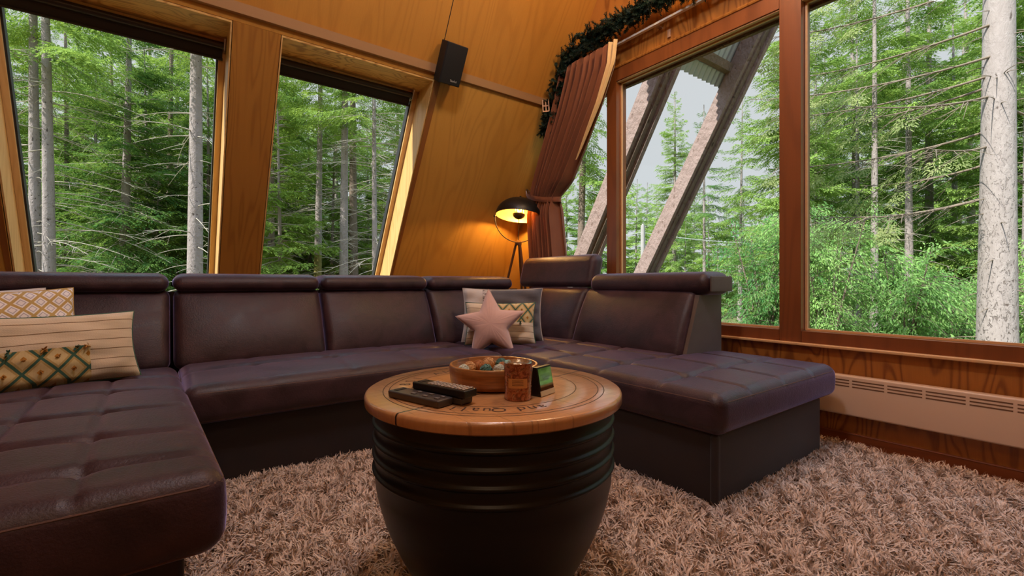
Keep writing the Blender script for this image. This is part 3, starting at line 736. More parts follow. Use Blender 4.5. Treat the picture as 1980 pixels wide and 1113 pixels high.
MB().grid([[A_(J)+A_([.0333*math.cos(a), .0333*math.sin(a), z]) for z in np.linspace(.030, .052, 4)] for a in np.linspace(af-.72, af+.72, 16)]).build('paper_label', M['label'], jr)
lb = MB()
for z in (.047, .0435, .040, .0365): lb.grid([[A_(J)+A_([.03345*math.cos(a), .03345*math.sin(a), zz]) for zz in (z, z+.0011)] for a in np.linspace(af-.40, af+.40, 12)])
stuff(lb.build('label_print', M['ink'], jr))
# little weather display
M['screen'] = plain('dark_mirror_screen', (.40,.42,.40), .04, metal=1)
bl, br = onz(1046, 768, TZ), onz(1072.5, 758.5, TZ); b = br-bl; wd = np.linalg.norm(b); b /= wd; nr = np.cross(b, UP); nr = nr/np.linalg.norm(nr)
if np.dot(nr, RT) < 0: nr = -nr
cw = (bl+br)/2; ws = thing('weather_station', 'small black desk weather display with reflecting screen beside the candle jar', 'weather station', (cw[0]-nr[0]*.015, cw[1]-nr[1]*.015, TZ+.0005))
z0 = TZ+.0005; tilt = -nr*.013; hz = .068
def wsp(s, z, d): return cw+b*s*wd/2+tilt*(z/hz)+UP*z+nr*d+A_([0, 0, .0005])
MB().hexa([cw+b*s*wd/2+UP*z+A_([0, 0, .0005])+(tilt*(z/hz) if f else -nr*(.030-.006*z/hz)) for z in (0, hz) for f in (0, 1) for s in (-1, 1)]).build('case', M['black'], ws, smooth=False)
MB().hexa([wsp(s, z, f) for z in (.0135, hz-.003) for f in (.0002, .0014) for s in (-.92, .92)]).build('screen', M['screen'], ws, smooth=False)
MB().hexa([wsp(s, z, f) for z in (.001, .0125) for f in (.0002, .0022) for s in (-.99, .99)]).build('silver_foot', plain('champagne_strip', (.62,.55,.40), .4), ws, smooth=False)
# remote controls
def remote(label, c, ang, ln, wd, z0, th, keys, mat='black', wedge=0):
    t = thing('remote_control', label, 'remote control', (c[0], c[1], z0)); a = A_([math.cos(ang), math.sin(ang), 0]); n = A_([-math.sin(ang), math.cos(ang), 0])
    V = MB().rbox((0, 0, 0), (ln/2, wd/2, th/2), .0035, (4, 2, 1), 3); P = V.V[0]; 
    P[:, 1] *= 1-.06*(P[:, 2] < 0)
    V.V[0] = A_([*c, z0+th/2])+a*P[:, :1]+n*P[:, 1:2]+UP*P[:, 2:]
    V.build('shell', M[mat], t)
    k = MB(); rows, cols, x0, x1, kw, kh = keys
    for i in range(rows):
        for j in range(cols):
            x = (x0+(x1-x0)*i/max(1, rows-1)-.5)*ln; y = ((j+.5)/cols-.5)*wd*.78
            k.obox(A_([*c, z0+th+.0008])+a*x+n*y, a, n, UP, kw, kh, .0012)
    stuff(k.build('keypad', M['key'], t, smooth=False))
    MB().obox(A_([*c, z0+th+.0004])+a*(-.40)*ln, a, n, UP, .006, wd*.3, .0007).build('ir_window' if False else 'dark_window', M['black_sat'], t, smooth=False)
M['key'] = plain('rubber_keys', (.16,.145,.14), .5); M['rem2'] = plain('gunmetal_plastic', (.055,.047,.047), .35)
ang = math.atan2(.893-1.057, .475-.429)
remote('flat dark grey remote control in front of the other two on the table', (.4725, .9865), ang, .172, .048, TZ+.0005, .017, (3, 2, .45, .9, .006, .004), 'rem2')
remote('slim black remote control lying under the keypad one', (.5215, .974), ang+.03, .165, .040, TZ+.0005, .0155, (9, 3, .12, .9, .0055, .0045), 'rem2')
remote('black remote control with many pale keys lying on top of another', (.5235, .964), ang+.02, .170, .044, TZ+.0170, .018, (11, 4, .30, .94, .0034, .0034))
bpy.data.objects['keypad.002'].data.materials[0] = plain('pale_keys', (.42,.37,.34), .5)

# ================================================================== FLOOR LAMP IN THE CORNER
hub = A_([2.560, 3.315, 1.171]); lp = thing('floor_lamp', 'black dome floor lamp on a wooden tripod glowing in the corner behind the sofa', 'lamp', (2.560, 3.315, -.03))
M['lampblack'] = plain('lamp_black', (.010,.009,.009), .42); M['gold'] = plain('gold_leaf_inside', (.85,.50,.12), .42, metal=.6, nz=.2, scale=25)
M['legwood'] = plain('dark_leg_wood', (.09,.040,.018), .45, nz=.2)
rc = hub+A_([.004, -.003, .236]); ax = UP*1.0+FW*.15+RT*.085; ax /= np.linalg.norm(ax); R_ = .212
dom = [(R_*math.cos(t), .165*math.sin(t)) for t in np.linspace(0, PI/2*.97, 14)]
MB().lathe([(R_-.004, -.004), (R_+.003, -.003)]+dom+[(.001, .1655)], rc, 56, ax).build('lamp_shade', M['lampblack'], lp)
MB().lathe([((R_-.004)*math.cos(t), .160*math.sin(t)-.002) for t in np.linspace(0, PI/2*.99, 12)], rc, 56, ax).build('gilded_inside', M['gold'], lp)
MB().lathe([(.001, .164), (.012, .166), (.012, .178), (.007, .186), (.001, .187)], rc, 16, ax).build('finial', M['lampblack'], lp)
MB().lathe([(.001, -.042), (.030, -.036), (.052, -.018), (.058, .002), (.056, .002), (.030, -.030), (.001, -.036)], rc+ax*.012, 32, ax).build('inner_reflector', M['lampblack'], lp)
MB().ball(rc+ax*.060, .032, 16, 12).build('bulb', M['bulb_glass'], lp)
MB().tube([rc+ax*.16, rc+ax*.09], .016, 12).build('bulb_socket', M['lampblack'], lp)
MB().tube([rc+RT*.045+ax*.02, rc+RT*.03+ax*.1], .003, 6).build('reflector_arm', M['steel'], lp); MB().tube([rc-RT*.045+ax*.02, rc-RT*.03+ax*.1], .003, 6).build('reflector_arm', M['steel'], lp)
e1, e2 = rc-RT*(R_+.006)-UP*.012, rc+RT*(R_+.006)-UP*.03
hp = [rc+RT*(R_+.006)*math.cos(t)+UP*(-.236)*max(0, math.sin(-t))+UP*(-.02) if False else rc+RT*(R_+.006)*math.cos(t)+UP*(.232*math.sin(t)-.006) for t in np.linspace(-PI, 0, 30)]
MB().tube(hp, .0045, 8).build('hoop', M['lampblack'], lp)
MB().tube([hub+UP*.012, rc-UP*.03-FW*R_*.0], .0035, 6).build('power_lead', M['lampblack'], lp)
for e in (e1+UP*.012, e2+UP*.02): MB().ball(e, .011, 12, 8).build('pivot_knob', M['lampblack'], lp)
MB().lathe([(.001, -.03), (.030, -.028), (.032, -.004), (.020, .010), (.010, .018), (.001, .02)], hub, 24).build('hub', M['legwood'], lp)
for d in (-RT*.30+FW*.10, FW*.20+RT*.08, RT*.15-FW*.16+UP*0):
    f = A_([hub[0]+d[0], hub[1]+d[1], -.029]); k = d/np.linalg.norm(d)*.020
    MB().tube([hub+k-UP*.008, f], [.0115, .010], 10).build('leg', M['legwood'], lp)
ld = bpy.data.lights.new('lamp_bulb_light', 'POINT'); ld.energy = 36; ld.color = (1.0, .60, .22); ld.shadow_soft_size = .03
lo = bpy.data.objects.new('lamp_bulb_light', ld); lo.location = rc+ax*.075; COL.objects.link(lo)

# ================================================================== LOUDSPEAKER
vh = A_([0, -C60, S60]); wh = A_([0, S60, C60]); X_ = A_([1., 0, 0])
fc = A_([1.657, SY0-.155-2.357/math.tan(PI/3), 2.357]); sp = thing('loudspeaker', 'black box loudspeaker fixed high on the sloping plywood wall', 'loudspeaker', tuple(fc+wh*.10))
def sbox(x, v, w, hx, hv, hw, r, nm, mt, n=(2, 2, 2)):
    V = MB().rbox((0, 0, 0), (hx, hv, hw), r, n, 3); P = V.V[0]
    V.V[0] = fc+X_*(P[:, :1]+x)+vh*(P[:, 1:2]+v)+wh*(P[:, 2:]+w); V.F = [f[::-1] for f in V.F]; return V.build(nm, mt, sp)
sbox(0, 0, .058, .083, .137, .050, .005, 'cabinet', M['black_sat']); sbox(0, .0, .004, .080, .134, .004, .003, 'grille', M['black_cloth'])
sbox(-.012, 0, .120, .03, .03, .0175, .004, 'wall_mount', M['black'])
g = MB(); glyphs('Teufel', .020, g, lambda i: (fc+X_*(.012+i*.0095-.012)-vh*.112-wh*.0012, X_, vh)); g.build('badge', M['white_print'], sp, smooth=False)
for x in (-.06, .03): sbox(x, -.1395, .06, .006, .003, .006, .002, 'rubber_foot', M['black'])

# ================================================================== CURTAIN, RAIL, GARLAND
rl = MB().box(2.745, 2.770, .9, 2.86, 2.606, 2.620).build('curtain_rail', plain('white_rail', (.75,.70,.62), .4), smooth=False, origin=(2.76, 2.0, 2.61)); tag(rl, 'thin white curtain rail running along the gable wall under the garland', 'curtain rail')
for y in (1.2, 2.0, 2.7): MB().box(2.770, 2.832, y-.012, y+.012, 2.609, 2.617).build('rail_bracket', M['steel'], rl, smooth=False)
cz = [2.605, 2.45, 2.193, 1.877, 1.66, 1.53, 1.40, 1.2, 1.03, .6, .05]
cl = [2.875, 2.935, 3.03, 3.165, 3.25, 3.275, 3.28, 3.27, 3.25, 3.24, 3.24]
cr = [2.315, 2.335, 2.455, 2.645, 2.785, 2.935, 2.930, 2.905, 2.885, 2.87, 2.86]
def sheet(s0, s1, n, f, amp, x0, wob=.3, z_lo=.05, shift=0):
    rows = []
    for z in np.linspace(2.605, z_lo, 80):
        l = np.interp(-z, [-q for q in cz], cl); r = np.interp(-z, [-q for q in cz], cr); w = l-r
        am = amp*min(1.5, (.45/w))**.8*(.25 if z > 2.58 else 1)*(1-.45*math.exp(-((z-1.53)/.07)**2))
        row = []
        for s in np.linspace(s0, s1, n):
            ss = s+.012*math.sin(3*z+s*9)*wob
            row.append((x0+1.7*am*math.sin(2*PI*f*ss+.5*math.sin(2.3*z)*wob)+am*.35*math.sin(2*PI*f*2.3*ss+1.3), l+(r-l)*s+shift+.25*w/f*math.cos(2*PI*f*ss)*.35, z))
        rows.append(row)
    return rows
ct = thing('curtain', 'terracotta velvet curtain gathered to the left and held by a tieback', 'curtain', (2.70, 3.0, 2.6))
MB().grid(sheet(0, .985, 150, 8.5, .034, 2.685)).build('curtain_panel', M['curtain'], ct, angle=180)
def lining():
    rows = []
    for z in np.linspace(2.60, 1.80, 40):
        r = np.interp(-z, [-q for q in cz], cr); k = (z-1.80)/.8; w = .014+.085*k**.8
        rows.append([(2.672+.016*math.sin(s*4*PI+.6)*k**.4-.004, r-.006+w*(.55-s), z) for s in np.linspace(0, 1, 24)])
    return rows
MB().grid(lining()).build('lining', M['lining'], ct, angle=180)
hk = A_([2.775, 3.44, 1.655])
tbk = [hk+A_([-.03, -.01, -.01]), A_([2.67, 3.32, 1.60]), A_([2.63, 3.18, 1.555]), A_([2.635, 3.05, 1.525]), A_([2.66, 2.95, 1.515]), A_([2.70, 2.915, 1.515]), A_([2.75, 2.96, 1.52]), A_([2.76, 3.15, 1.55]), A_([2.765, 3.33, 1.61]), hk]
tp = MB(); 
from mathutils import geometry
def smooth_path(P, k=6):
    P = [A_(p, float) if False else np.asarray(p, float) for p in P]; Q = []
    for i in range(len(P)-1):
        p0, p1, p2, p3 = P[max(0, i-1)], P[i], P[i+1], P[min(len(P)-1, i+2)]
        for t in np.linspace(0, 1, k, endpoint=False):
            Q.append(.5*((2*p1)+(-p0+p2)*t+(2*p0-5*p1+4*p2-p3)*t*t+(-p0+3*p1-3*p2+p3)*t**3))
    Q.append(P[-1]); return Q
q = smooth_path(tbk); tp.grid([[p+UP*(-.022+.044*j/4)+A_([-.006*math.sin(j*PI/4), 0, 0]) for j in range(5)] for p in q]); tp.build('tieback', M['curtain'], ct, angle=180)
MB().tube(smooth_path([hk+A_([.03, .0, -.03]), hk+A_([-.02, -.02, -.035]), hk+A_([-.04, -.02, .01]), hk+A_([-.01, 0, .035]), hk+A_([.02, .005, .02])]), .006, 8).lathe([(.001, 0), (.022, 0), (.022, .006), (.001, .007)], hk+A_([.052, 0, -.02]), 16, (-1, 0, 0)).build('tieback_hook', M['steel'], ct)
gp = smooth_path([(2.70,3.09,2.14),(2.69,3.05,2.27),(2.69,2.96,2.41),(2.69,2.89,2.56),(2.70,2.77,2.665),(2.70,2.54,2.71),(2.70,2.28,2.73),(2.70,2.0,2.735),(2.70,1.68,2.71),(2.70,1.35,2.68)], 12)
gl = thing('garland', 'dark green fir garland draped over the curtain rail and down the corner', 'garland', (2.70, 2.3, 2.66))
MB().tube(gp, .008, 6).build('stem', M['twig'], gl)
def sprigs():
    V = []; F = []; G = A_(gp)
    for k in range(1350):
        i = RNG.integers(0, len(G)); p = G[i]+RNG.normal(0, .034 if 2.3 < G[i][2] and G[i][1] > 2.45 else .022, 3); low = G[i][2] < 2.5
        d = RNG.normal(0, 1, 3); d[0] = -abs(d[0])*.6 if RNG.random() < .7 else d[0]*.4
        if low and RNG.random() < .6: d[1] = -abs(d[1])*.7; d[2] -= .5
        d /= np.linalg.norm(d); Ls = RNG.uniform(.05, .10)
        if p[0]+d[0]*Ls > 2.81: d[0] = -d[0]
        if p[1]+d[1]*Ls > SY0-(p[2]+d[2]*Ls)/math.tan(PI/3)-.02: d[1] = -abs(d[1])
        if p[1]+d[1]*Ls > SY0-(p[2]+d[2]*Ls)/math.tan(PI/3)-.03 or p[1] > SY0-p[2]/math.tan(PI/3)-.03 or p[0] > 2.80: continue
        u = np.cross(d, [.31, .52, .8]); u /= np.linalg.norm(u); w = np.cross(d, u)
        for j in range(34):
            t = (j+.5)/34; a = j*2.4; o = u*math.cos(a)+w*math.sin(a); b = p+d*Ls*t
            tip = b+(o*.8+d*.6)*.023*(1-.35*t); sd = np.cross(o, d)*0.0036
            n = len(V); V += [b-sd, b+sd, tip+sd*.3, tip-sd*.3]; F.append((n, n+1, n+2, n+3))
        n = len(V); V += [p-u*.0015, p+u*.0015, p+d*Ls+u*.0005, p+d*Ls-u*.0005]; F.append((n, n+1, n+2, n+3))
    return A_(V), A_(F)
V, F = sprigs(); stuff(mesh_obj('fir_needles', V-A_(gl.location), F, M['garland'], gl, False))
oc = A_([2.615, 3.000, 2.318]); om = MB(); oa, ou = RT*.98+UP*.10, UP*.99-RT*.06
for s in (-1, 0, 1):
    om.obox(oc+oa*s*.026, oa, ou, FW, .0045, .052, .004); om.obox(oc+ou*s*.047, oa, ou, FW, .030, .0045, .0042)
tag(om.build('window_ornament', plain('raw_pine', (.62,.36,.20), .6), smooth=False, origin=tuple(oc)), 'little pale wooden four-pane frame hanging from the lower end of the garland', 'ornament')
cb = MB().rbox((2.824, 1.93, 2.545), (.006, .012, .028), .003, (1, 1, 1), 2).build('wall_clip', plain('clip_plastic', (.45,.26,.15), .5), origin=(2.824, 1.93, 2.545)); tag(cb, 'small pale clip on the panel above the big gable window', 'clip')

# ================================================================== RUG
ru = thing('shag_rug', 'thick brown and beige shag rug covering the floor', 'rug', (1.2, 1.0, -.0295))
MB().rbox((.4, .35, -.0235), (2.35, 2.35, .0055), .005, (4, 4, 1), 2).build('rug_backing', M['rug_back'], ru)
def pile():
    N = 230000
    P = np.stack([RNG.uniform(-.35, 2.755, N), RNG.uniform(-1.15, 2.35, N)], 1)
    d = P @ FW[:2]; x = P @ RT[:2]; dd = np.maximum(d, .3)
    keep = (d > 1.02) & (np.abs(x/dd) < 1.22)
    inb = lambda x0, x1, y0, y1: (P[:, 0] > x0) & (P[:, 0] < x1) & (P[:, 1] > y0) & (P[:, 1] < y1)
    keep &= ~(inb(-2, .030, 1.23, 4) | inb(0, 1.7, 2.222, 4) | inb(1.607, 2.557, .905, 4)) & ~(np.hypot(P[:, 0]-TX, P[:, 1]-TY) < .15)
    P = P[keep]; n = len(P)
    fx = np.zeros(n); fy = np.zeros(n)
    for k, (a, b, ph) in enumerate(RNG.uniform(-1, 1, (26, 3))):
        s = 34+k*5; th = RNG.uniform(0, 6.28); ax, ay = math.cos(th)*s, math.sin(th)*s
        fx += a*np.sin(P[:, 0]*ax+P[:, 1]*ay+ph*9); fy += b*np.sin(P[:, 0]*ay-P[:, 1]*ax+ph*5)
    nn = np.hypot(fx, fy)+1e-6; mag = np.clip(nn*.45, .2, 1.3)
    fx = fx/nn*mag+RNG.normal(0, .5, n); fy = fy/nn*mag+RNG.normal(0, .5, n)
    h = RNG.uniform(.022, .037, n)*(1+.20*np.sin(P[:, 0]*23+2*np.sin(P[:, 1]*17)))
    ln = .019
    wd = .0025; sd = np.stack([-fy, fx], 1); sd /= np.linalg.norm(sd, axis=1)[:, None]+1e-9
    ry = RNG.uniform(0, 6.28, n); sd2 = np.stack([np.cos(ry), np.sin(ry)], 1); sd = sd*.5+sd2*.6
    T = [0, .35, .7, 1.0]; W = [1.0, 1.15, .95, .30]; rows = []
    cxr = RNG.normal(0, .005, (n, 2))
    for t, w in zip(T, W):
        c = P+np.stack([fx, fy], 1)*ln*(t**1.5)+cxr*math.sin(t*PI); z = -.018+h*(t-.28*t*t*np.minimum(1.4, np.hypot(fx, fy)))
        for s in (-1, 1): rows.append(np.concatenate([c+sd*wd*w*s, z[:, None]], 1))
    V = np.stack(rows, 1).reshape(-1, 3); b = np.arange(n)[:, None]*8
    F = np.concatenate([b+A_([2*k, 2*k+1, 2*k+3, 2*k+2]) for k in range(3)], 0)
    return V, F
V, F = pile(); stuff(mesh_obj('pile', V-A_(ru.location), F, M['pile'], ru, False))
# ================================================================== OUTSIDE: rafters, eaves, pole, forest
def rafter(xa, ya, xb, yb, label):
    t = thing('roof_rafter', label, 'rafter', tuple(sl(xa+.06, GZ-.1, ya)))
    MB().slab(xa, xa+.055, GZ-.1, 4.2, ya-.10, ya+.10).build('outer_plank', M['beam'], t, smooth=False)
    MB().slab(xb, xb+.055, GZ-.1, 4.2, yb-.10, yb+.10).build('inner_plank', M['beam'], t, smooth=False)
    MB().slab(xa+.055, xb, GZ-.1, 4.2, yb-.06, yb+.02).build('packing_strip', M['bark_d'], t, smooth=False)
rafter(3.80, .005, 3.92, -.07, 'sloping weathered double rafter outside, nearer to the curtain')
rafter(5.08, .055, 5.21, -.01, 'sloping weathered double rafter outside, nearer to the middle of the big window')
ev = thing('eaves_roof', 'corrugated metal eaves seen between the two outside rafters', 'roof', tuple(sl(4.3, 3.3, .17)))
rows = []
for x in np.linspace(2.97, 5.6, 180):
    off = .012*math.sin(x*2*PI/.085); rows.append([sl(x, z, .185+off) for z in np.linspace(3.05, 4.4, 3)])
V = MB().grid(rows); V.grid([[p+wh*.004 for p in r] for r in rows]); V.build('tin_sheet', M['tin'], ev, angle=180)
MB().slab(2.98, 5.55, 3.17, 3.24, .10, .165).build('purlin', M['bark_d'], ev, smooth=False)
G_ = 90
gx = np.linspace(-70, 80, G_); gyv = np.linspace(-45, 80, G_)
gz = [[GZ+.10*mnoise.noise(Vector((x*.25, y*.25, 0)))+.5*mnoise.noise(Vector((x*.04, y*.04, 3)))*min(1, math.hypot(x, y)/30) for y in gyv] for x in gx]
gr = MB().grid([[(gx[i], gyv[j], gz[i][j]-.05) for j in range(G_)] for i in range(G_)]); gr.F = [f[::-1] for f in gr.F] if False else gr.F
g = gr.build('forest_ground', M['ground'], angle=180); struct(g)
pp = at(1243, 470, 22); pt = thing('utility_pole', 'thin grey utility pole standing outside between the two rafters', 'pole', (pp[0], pp[1], GZ-.2))
MB().tube([(pp[0], pp[1], GZ-.3), (pp[0], pp[1], 3.55)], [.12, .10], 12).build('pole_shaft', M['pole'], pt)
MB().tube([(pp[0], pp[1], 3.5), (pp[0], pp[1], 3.62)], [.07, .03], 8).build('insulator', M['pole'], pt)
w0 = A_([pp[0], pp[1], 3.2])
wr_ = MB()
for e, sag in ((at(985, 452, 25), .25), (at(1700, 462, 20), .35)): wr_.tube([w0+(e-w0)*t-UP*sag*4*t*(1-t) for t in np.linspace(0, 1, 14)], .017, 5)
tag(wr_.build('overhead_wire', M['wire'], origin=tuple(w0)), 'pale overhead wire running from the utility pole across the window', 'wire')

class LB:
    """fast quad soup with numpy"""
    def __init__(s): s.B = []
    def quads(s, Q): s.B.append(np.asarray(Q, float).reshape(-1, 4, 3))
    def get(s):
        Q = np.concatenate(s.B); return Q.reshape(-1, 3), np.arange(len(Q)*4).reshape(-1, 4)
def spruce_branch(Lb, rg, dens=1.0, droop=.25, sz=1.0):
    """quads of one needle-clad branch pointing along +x, hanging in -z"""
    Q = []
    def axis(t): return A_([Lb*t, 0, -droop*Lb*(t**1.4)+.16*Lb*t**4])
    def twig(p, d, l, wdt):
        d = d/np.linalg.norm(d); s = np.cross(d, [0, 0, 1.0]); s /= np.linalg.norm(s)+1e-9
        s = s*math.cos(r0)+np.cross(d, s)*math.sin(r0); m = p+d*l*.45
        Q.append([p, m+s*wdt*.5, p+d*l, m-s*wdt*.5])
    n = max(6, int(Lb/.075*dens))
    for i in range(n):
        t = (i+.6)/n
        if t < .12: continue
        p = axis(t); l2 = (.20+.50*(1-t))*min(1, Lb/1.4)*rg.uniform(.7, 1.15)*(.5+.5*min(1, t*3))
        for sd in (-1, 1):
            d2 = A_([.75, sd*rg.uniform(.7, 1.0), rg.uniform(-.55, .0)]); d2 /= np.linalg.norm(d2)
            k = max(2, int(l2/.055*dens))
            for j in range(k):
                u = (j+.4)/k; q = p+d2*l2*u+A_([0, 0, -.25*l2*u*u])
                for s2 in (-1, 1):
                    r0 = rg.uniform(-.9, .9)
                    dd = d2*.9+np.cross(d2, [0, 0, 1])*s2*.65+A_([0, 0, rg.uniform(-.55, .05)])
                    twig(q, dd, rg.uniform(.07, .12)*sz*(1.1-.45*u), .026*sz)
            r0 = 0; twig(p+d2*l2*.9+A_([0, 0, -.22*l2]), d2+A_([0, 0, -.3]), .11*sz, .028*sz)
    r0 = .3; twig(axis(.93), A_([1, 0, -.1]), .14*sz, .03*sz)
    return A_(Q)
BR = {}
def branch_set(key, **kw):
    if key not in BR:
        rg = np.random.default_rng(hash(key) % 1000 if False else sum(map(ord, key)))
        BR[key] = [spruce_branch(L_, rg, **kw) for L_ in (.5, .9, 1.3, 1.7, 2.1, 2.5)]
    return BR[key]
LS = [.5, .9, 1.3, 1.7, 2.1, 2.5]
def orient(Q, p, az, el, sc):
    ca, sa, ce, se = math.cos(az), math.sin(az), math.cos(el), math.sin(el)
    Mx = A_([[ca*ce, -sa, -ca*se], [sa*ce, ca, -sa*se], [se, 0, ce]]); return (Q.reshape(-1, 3)*sc @ Mx.T+p).reshape(-1, 4, 3)
def trunk_mb(H, r, rg, lean=.01, seg=26, k=14, zb=-.4, rtop=.15):
    ph = rg.uniform(0, 6, 4); P = []; R = []
    for t in np.linspace(0, 1, seg):
        z = zb+(H-zb)*t; P.append((lean*H*math.sin(2.2*t+ph[0])-lean*H*math.sin(ph[0]), lean*H*math.sin(1.7*t+ph[1])-lean*H*math.sin(ph[1]), z))
        R.append(r*((1-t)*(1-rtop)+rtop)*(1+.28*math.exp(-(z-zb)*1.6))*(1+.02*math.sin(9*t+ph[2])))
    b = MB().tube(P, R, k); return b, A_(P), A_(R)
def bare(rg, P, R, z0, z1, n, lmin, lmax, b, az=None, down=.15, thick=1.0):
    """dead twigs sticking out of the trunk"""
    for _ in range(n):
        z = rg.uniform(z0, z1); x = np.interp(z, P[:, 2], P[:, 0]); y = np.interp(z, P[:, 2], P[:, 1]); r = np.interp(z, P[:, 2], R)
        a = rg.uniform(0, 2*PI) if az is None else rg.normal(az, .9); l = rg.uniform(lmin, lmax); d = A_([math.cos(a), math.sin(a), 0]); sd = A_([-d[1], d[0], 0])
        sl_ = rg.uniform(-down*1.4, down*.9); w = rg.uniform(-.15, .15)
        pth = [A_([x, y, z])+d*(r*.7+l*t)+UP*l*(sl_*t-.22*t*t)+sd*l*w*t*t for t in np.linspace(0, 1, 6)]
        rr = thick*(.010 if l > .8 else .007)
        b.tube(pth, np.linspace(rr, rr*.25, 6), 4, cap=False)
        if l > .5:
            for _ in range(int(3*l/.6)):
                t = rg.uniform(.3, .95); q = A_([np.interp(t, np.linspace(0, 1, 6), A_(pth)[:, i]) for i in range(3)])
                e = d*rg.uniform(.3, 1)+sd*rg.uniform(-1, 1)+UP*rg.uniform(-.5, .2); ll = rg.uniform(.1, .35)*min(1.2, l)
                b.tube([q, q+e*ll*.5, q+e*ll-UP*.05*ll], [rr*.5, rr*.4, rr*.15], 3, cap=False)
    return b
def spruce(label, group, H, r, crown0, wid, seed, bare_n=0, key='a', mat='needle', bk='bark', whorl=.32, per=6, top_dens=1.0, zmax=99, **bk_kw):
    rg = np.random.default_rng(seed); t = thing('spruce_tree', label, 'tree', (0, 0, 0), group)
    b, P, R = trunk_mb(H, r, rg); b.build('trunk', M[bk], t, angle=180)
    bs = branch_set(key, **bk_kw); lb = LB(); z = crown0; tw = MB()
    while z < H-.25:
        f = (z-crown0)/(H-crown0); l = wid*(1-f)**.85*(.55+.45*min(1, f*6+.3))+.15
        for k in range(per):
            az = rg.uniform(0, 2*PI); ll = l*rg.uniform(.65, 1.12); i = int(np.argmin([abs(q-ll) for q in LS])); zz = z+rg.uniform(-.2, .2)
            p = A_([np.interp(zz, P[:, 2], P[:, 0]), np.interp(zz, P[:, 2], P[:, 1]), zz])
            el = -.18+.75*f**1.2+rg.uniform(-.12, .12)
            lb.quads(orient(bs[i], p, az, el, ll/LS[i]))
            if zz < zmax:
                d = A_([math.cos(az)*math.cos(el), math.sin(az)*math.cos(el), math.sin(el)])
                tw.tube([p+d*ll*s_-UP*ll*.22*s_**1.4 for s_ in (0, .3, .6, .9)], [.016, .012, .008, .003], 4, cap=False)
        z += whorl*rg.uniform(.8, 1.2)*(1-.35*f)
    V, F = lb.get(); stuff(mesh_obj('needles', V, F, M[mat], t, False))
    if bare_n: bare(rg, P, R, .1, min(crown0+1.5, H*.7), bare_n, .25, 1.5, tw)
    if tw.n: stuff(tw.build('branches', M['twig'], t, angle=180))
    return t
def place(root, p, rz=0, sc=1.0):
    root.location = (p[0], p[1], GZ-.05); root.rotation_euler = (0, 0, rz); root.scale = (sc, sc, sc); return root
def gp_(px, d): q = at(px, HY, d); return q
# -- the trunks that can be told apart -------------------------------------------------
def pole_tree(label, px, d, r, seed, H=13, bn=46, lmax=1.6, bk='bark', crown=True, c0=6.5, lean=.006, k=None, group=None, wid=1.7, moss=None, z1=6.5, thick=1.0):
    rg = np.random.default_rng(seed); p = gp_(px, d); t = thing('spruce_tree', label, 'tree', (0, 0, 0), group)
    b, P, R = trunk_mb(H, r, rg, lean); o = b.build('trunk', M[bk], t, angle=180)
    if moss:
        for za, zb in moss:
            zs = np.linspace(za, zb, 6); MB().tube([(np.interp(z, P[:, 2], P[:, 0]), np.interp(z, P[:, 2], P[:, 1]), z) for z in zs], [np.interp(z, P[:, 2], R)*1.02 for z in zs], 14, cap=False).build('moss', M['bark_moss'], o, angle=180)
    tw = bare(rg, P, R, .2, z1, bn, .25, lmax, MB(), thick=thick)
    stuff(tw.build('bare_branches', M['twig'], t, angle=180))
    if crown:
        lb = LB(); bs = branch_set('a'); z = c0
        while z < H-.3:
            f = (z-c0)/(H-c0); l = wid*(1-f)**.8+.15
            for k_ in range(4):
                ll = l*rg.uniform(.7, 1.1); i = int(np.argmin([abs(q-ll) for q in LS]))
                lb.quads(orient(bs[i], A_([np.interp(z, P[:, 2], P[:, 0]), np.interp(z, P[:, 2], P[:, 1]), z]), rg.uniform(0, 2*PI), -.2+.6*f, ll/LS[i]))
            z += .45
        V, F = lb.get(); stuff(mesh_obj('needles', V, F, M['needle'], t, False))
    return place(t, p)
pole_tree('left one of the twin pale trunks at the left end of the left window', 73, 9.5, .125, 1, bn=70, lmax=2.2)
pole_tree('right one of the twin pale trunks at the left end of the left window', 96, 9.3, .122, 2, bn=70, lmax=2.4)
pole_tree('single pale knotty trunk near the wooden post in the left window', 374, 8.6, .150, 3, bn=60, lmax=1.3)
pole_tree('leftmost pale trunk in the second window, with mossy patches', 612, 14, .125, 4, bn=60, lmax=1.8, moss=((1.05, 2.55), (.35, .85)))
pole_tree('thickest pale trunk, in the middle of the second window', 664, 13, .145, 5, bn=60, lmax=1.6)
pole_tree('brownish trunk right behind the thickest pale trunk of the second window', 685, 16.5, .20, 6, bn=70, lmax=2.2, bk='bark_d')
pole_tree('slim pale trunk near the right edge of the second window', 727, 12.5, .085, 7, bn=120, lmax=2.0)
for i, (px, d, r) in enumerate(((222, 17, .11), (326, 15, .13), (297, 19, .13), (525, 14, .12), (540, 17, .14), (128, 15, .10))):
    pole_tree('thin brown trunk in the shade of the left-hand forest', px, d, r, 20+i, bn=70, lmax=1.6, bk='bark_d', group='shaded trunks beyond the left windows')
pole_tree('slim pale trunk in the undergrowth left of the centre of the big right window', 1690, 12.5, .105, 40, bn=40, lmax=1.3, bk='bark')
pole_tree('slim pale trunk close to the middle of the big right window', 1757, 13.5, .125, 41, bn=40, lmax=1.4)
pole_tree('pale trunk at the right edge of the photograph beyond the nearest thick trunk', 1984, 11, .10, 44, bn=40, lmax=1.2)
for i, (px, d, r) in enumerate(((1660, 15, .09), (1430, 22, .10), (1525, 14, .10), (1845, 16, .13), (1575, 18, .12), (1362, 24, .11))):
    pole_tree('slim distant trunk in the sunlit right-hand forest', px, d, r, 50+i, bn=40, lmax=1.2, H=11, c0=4.5, group='distant slim trunks beyond the gable windows')
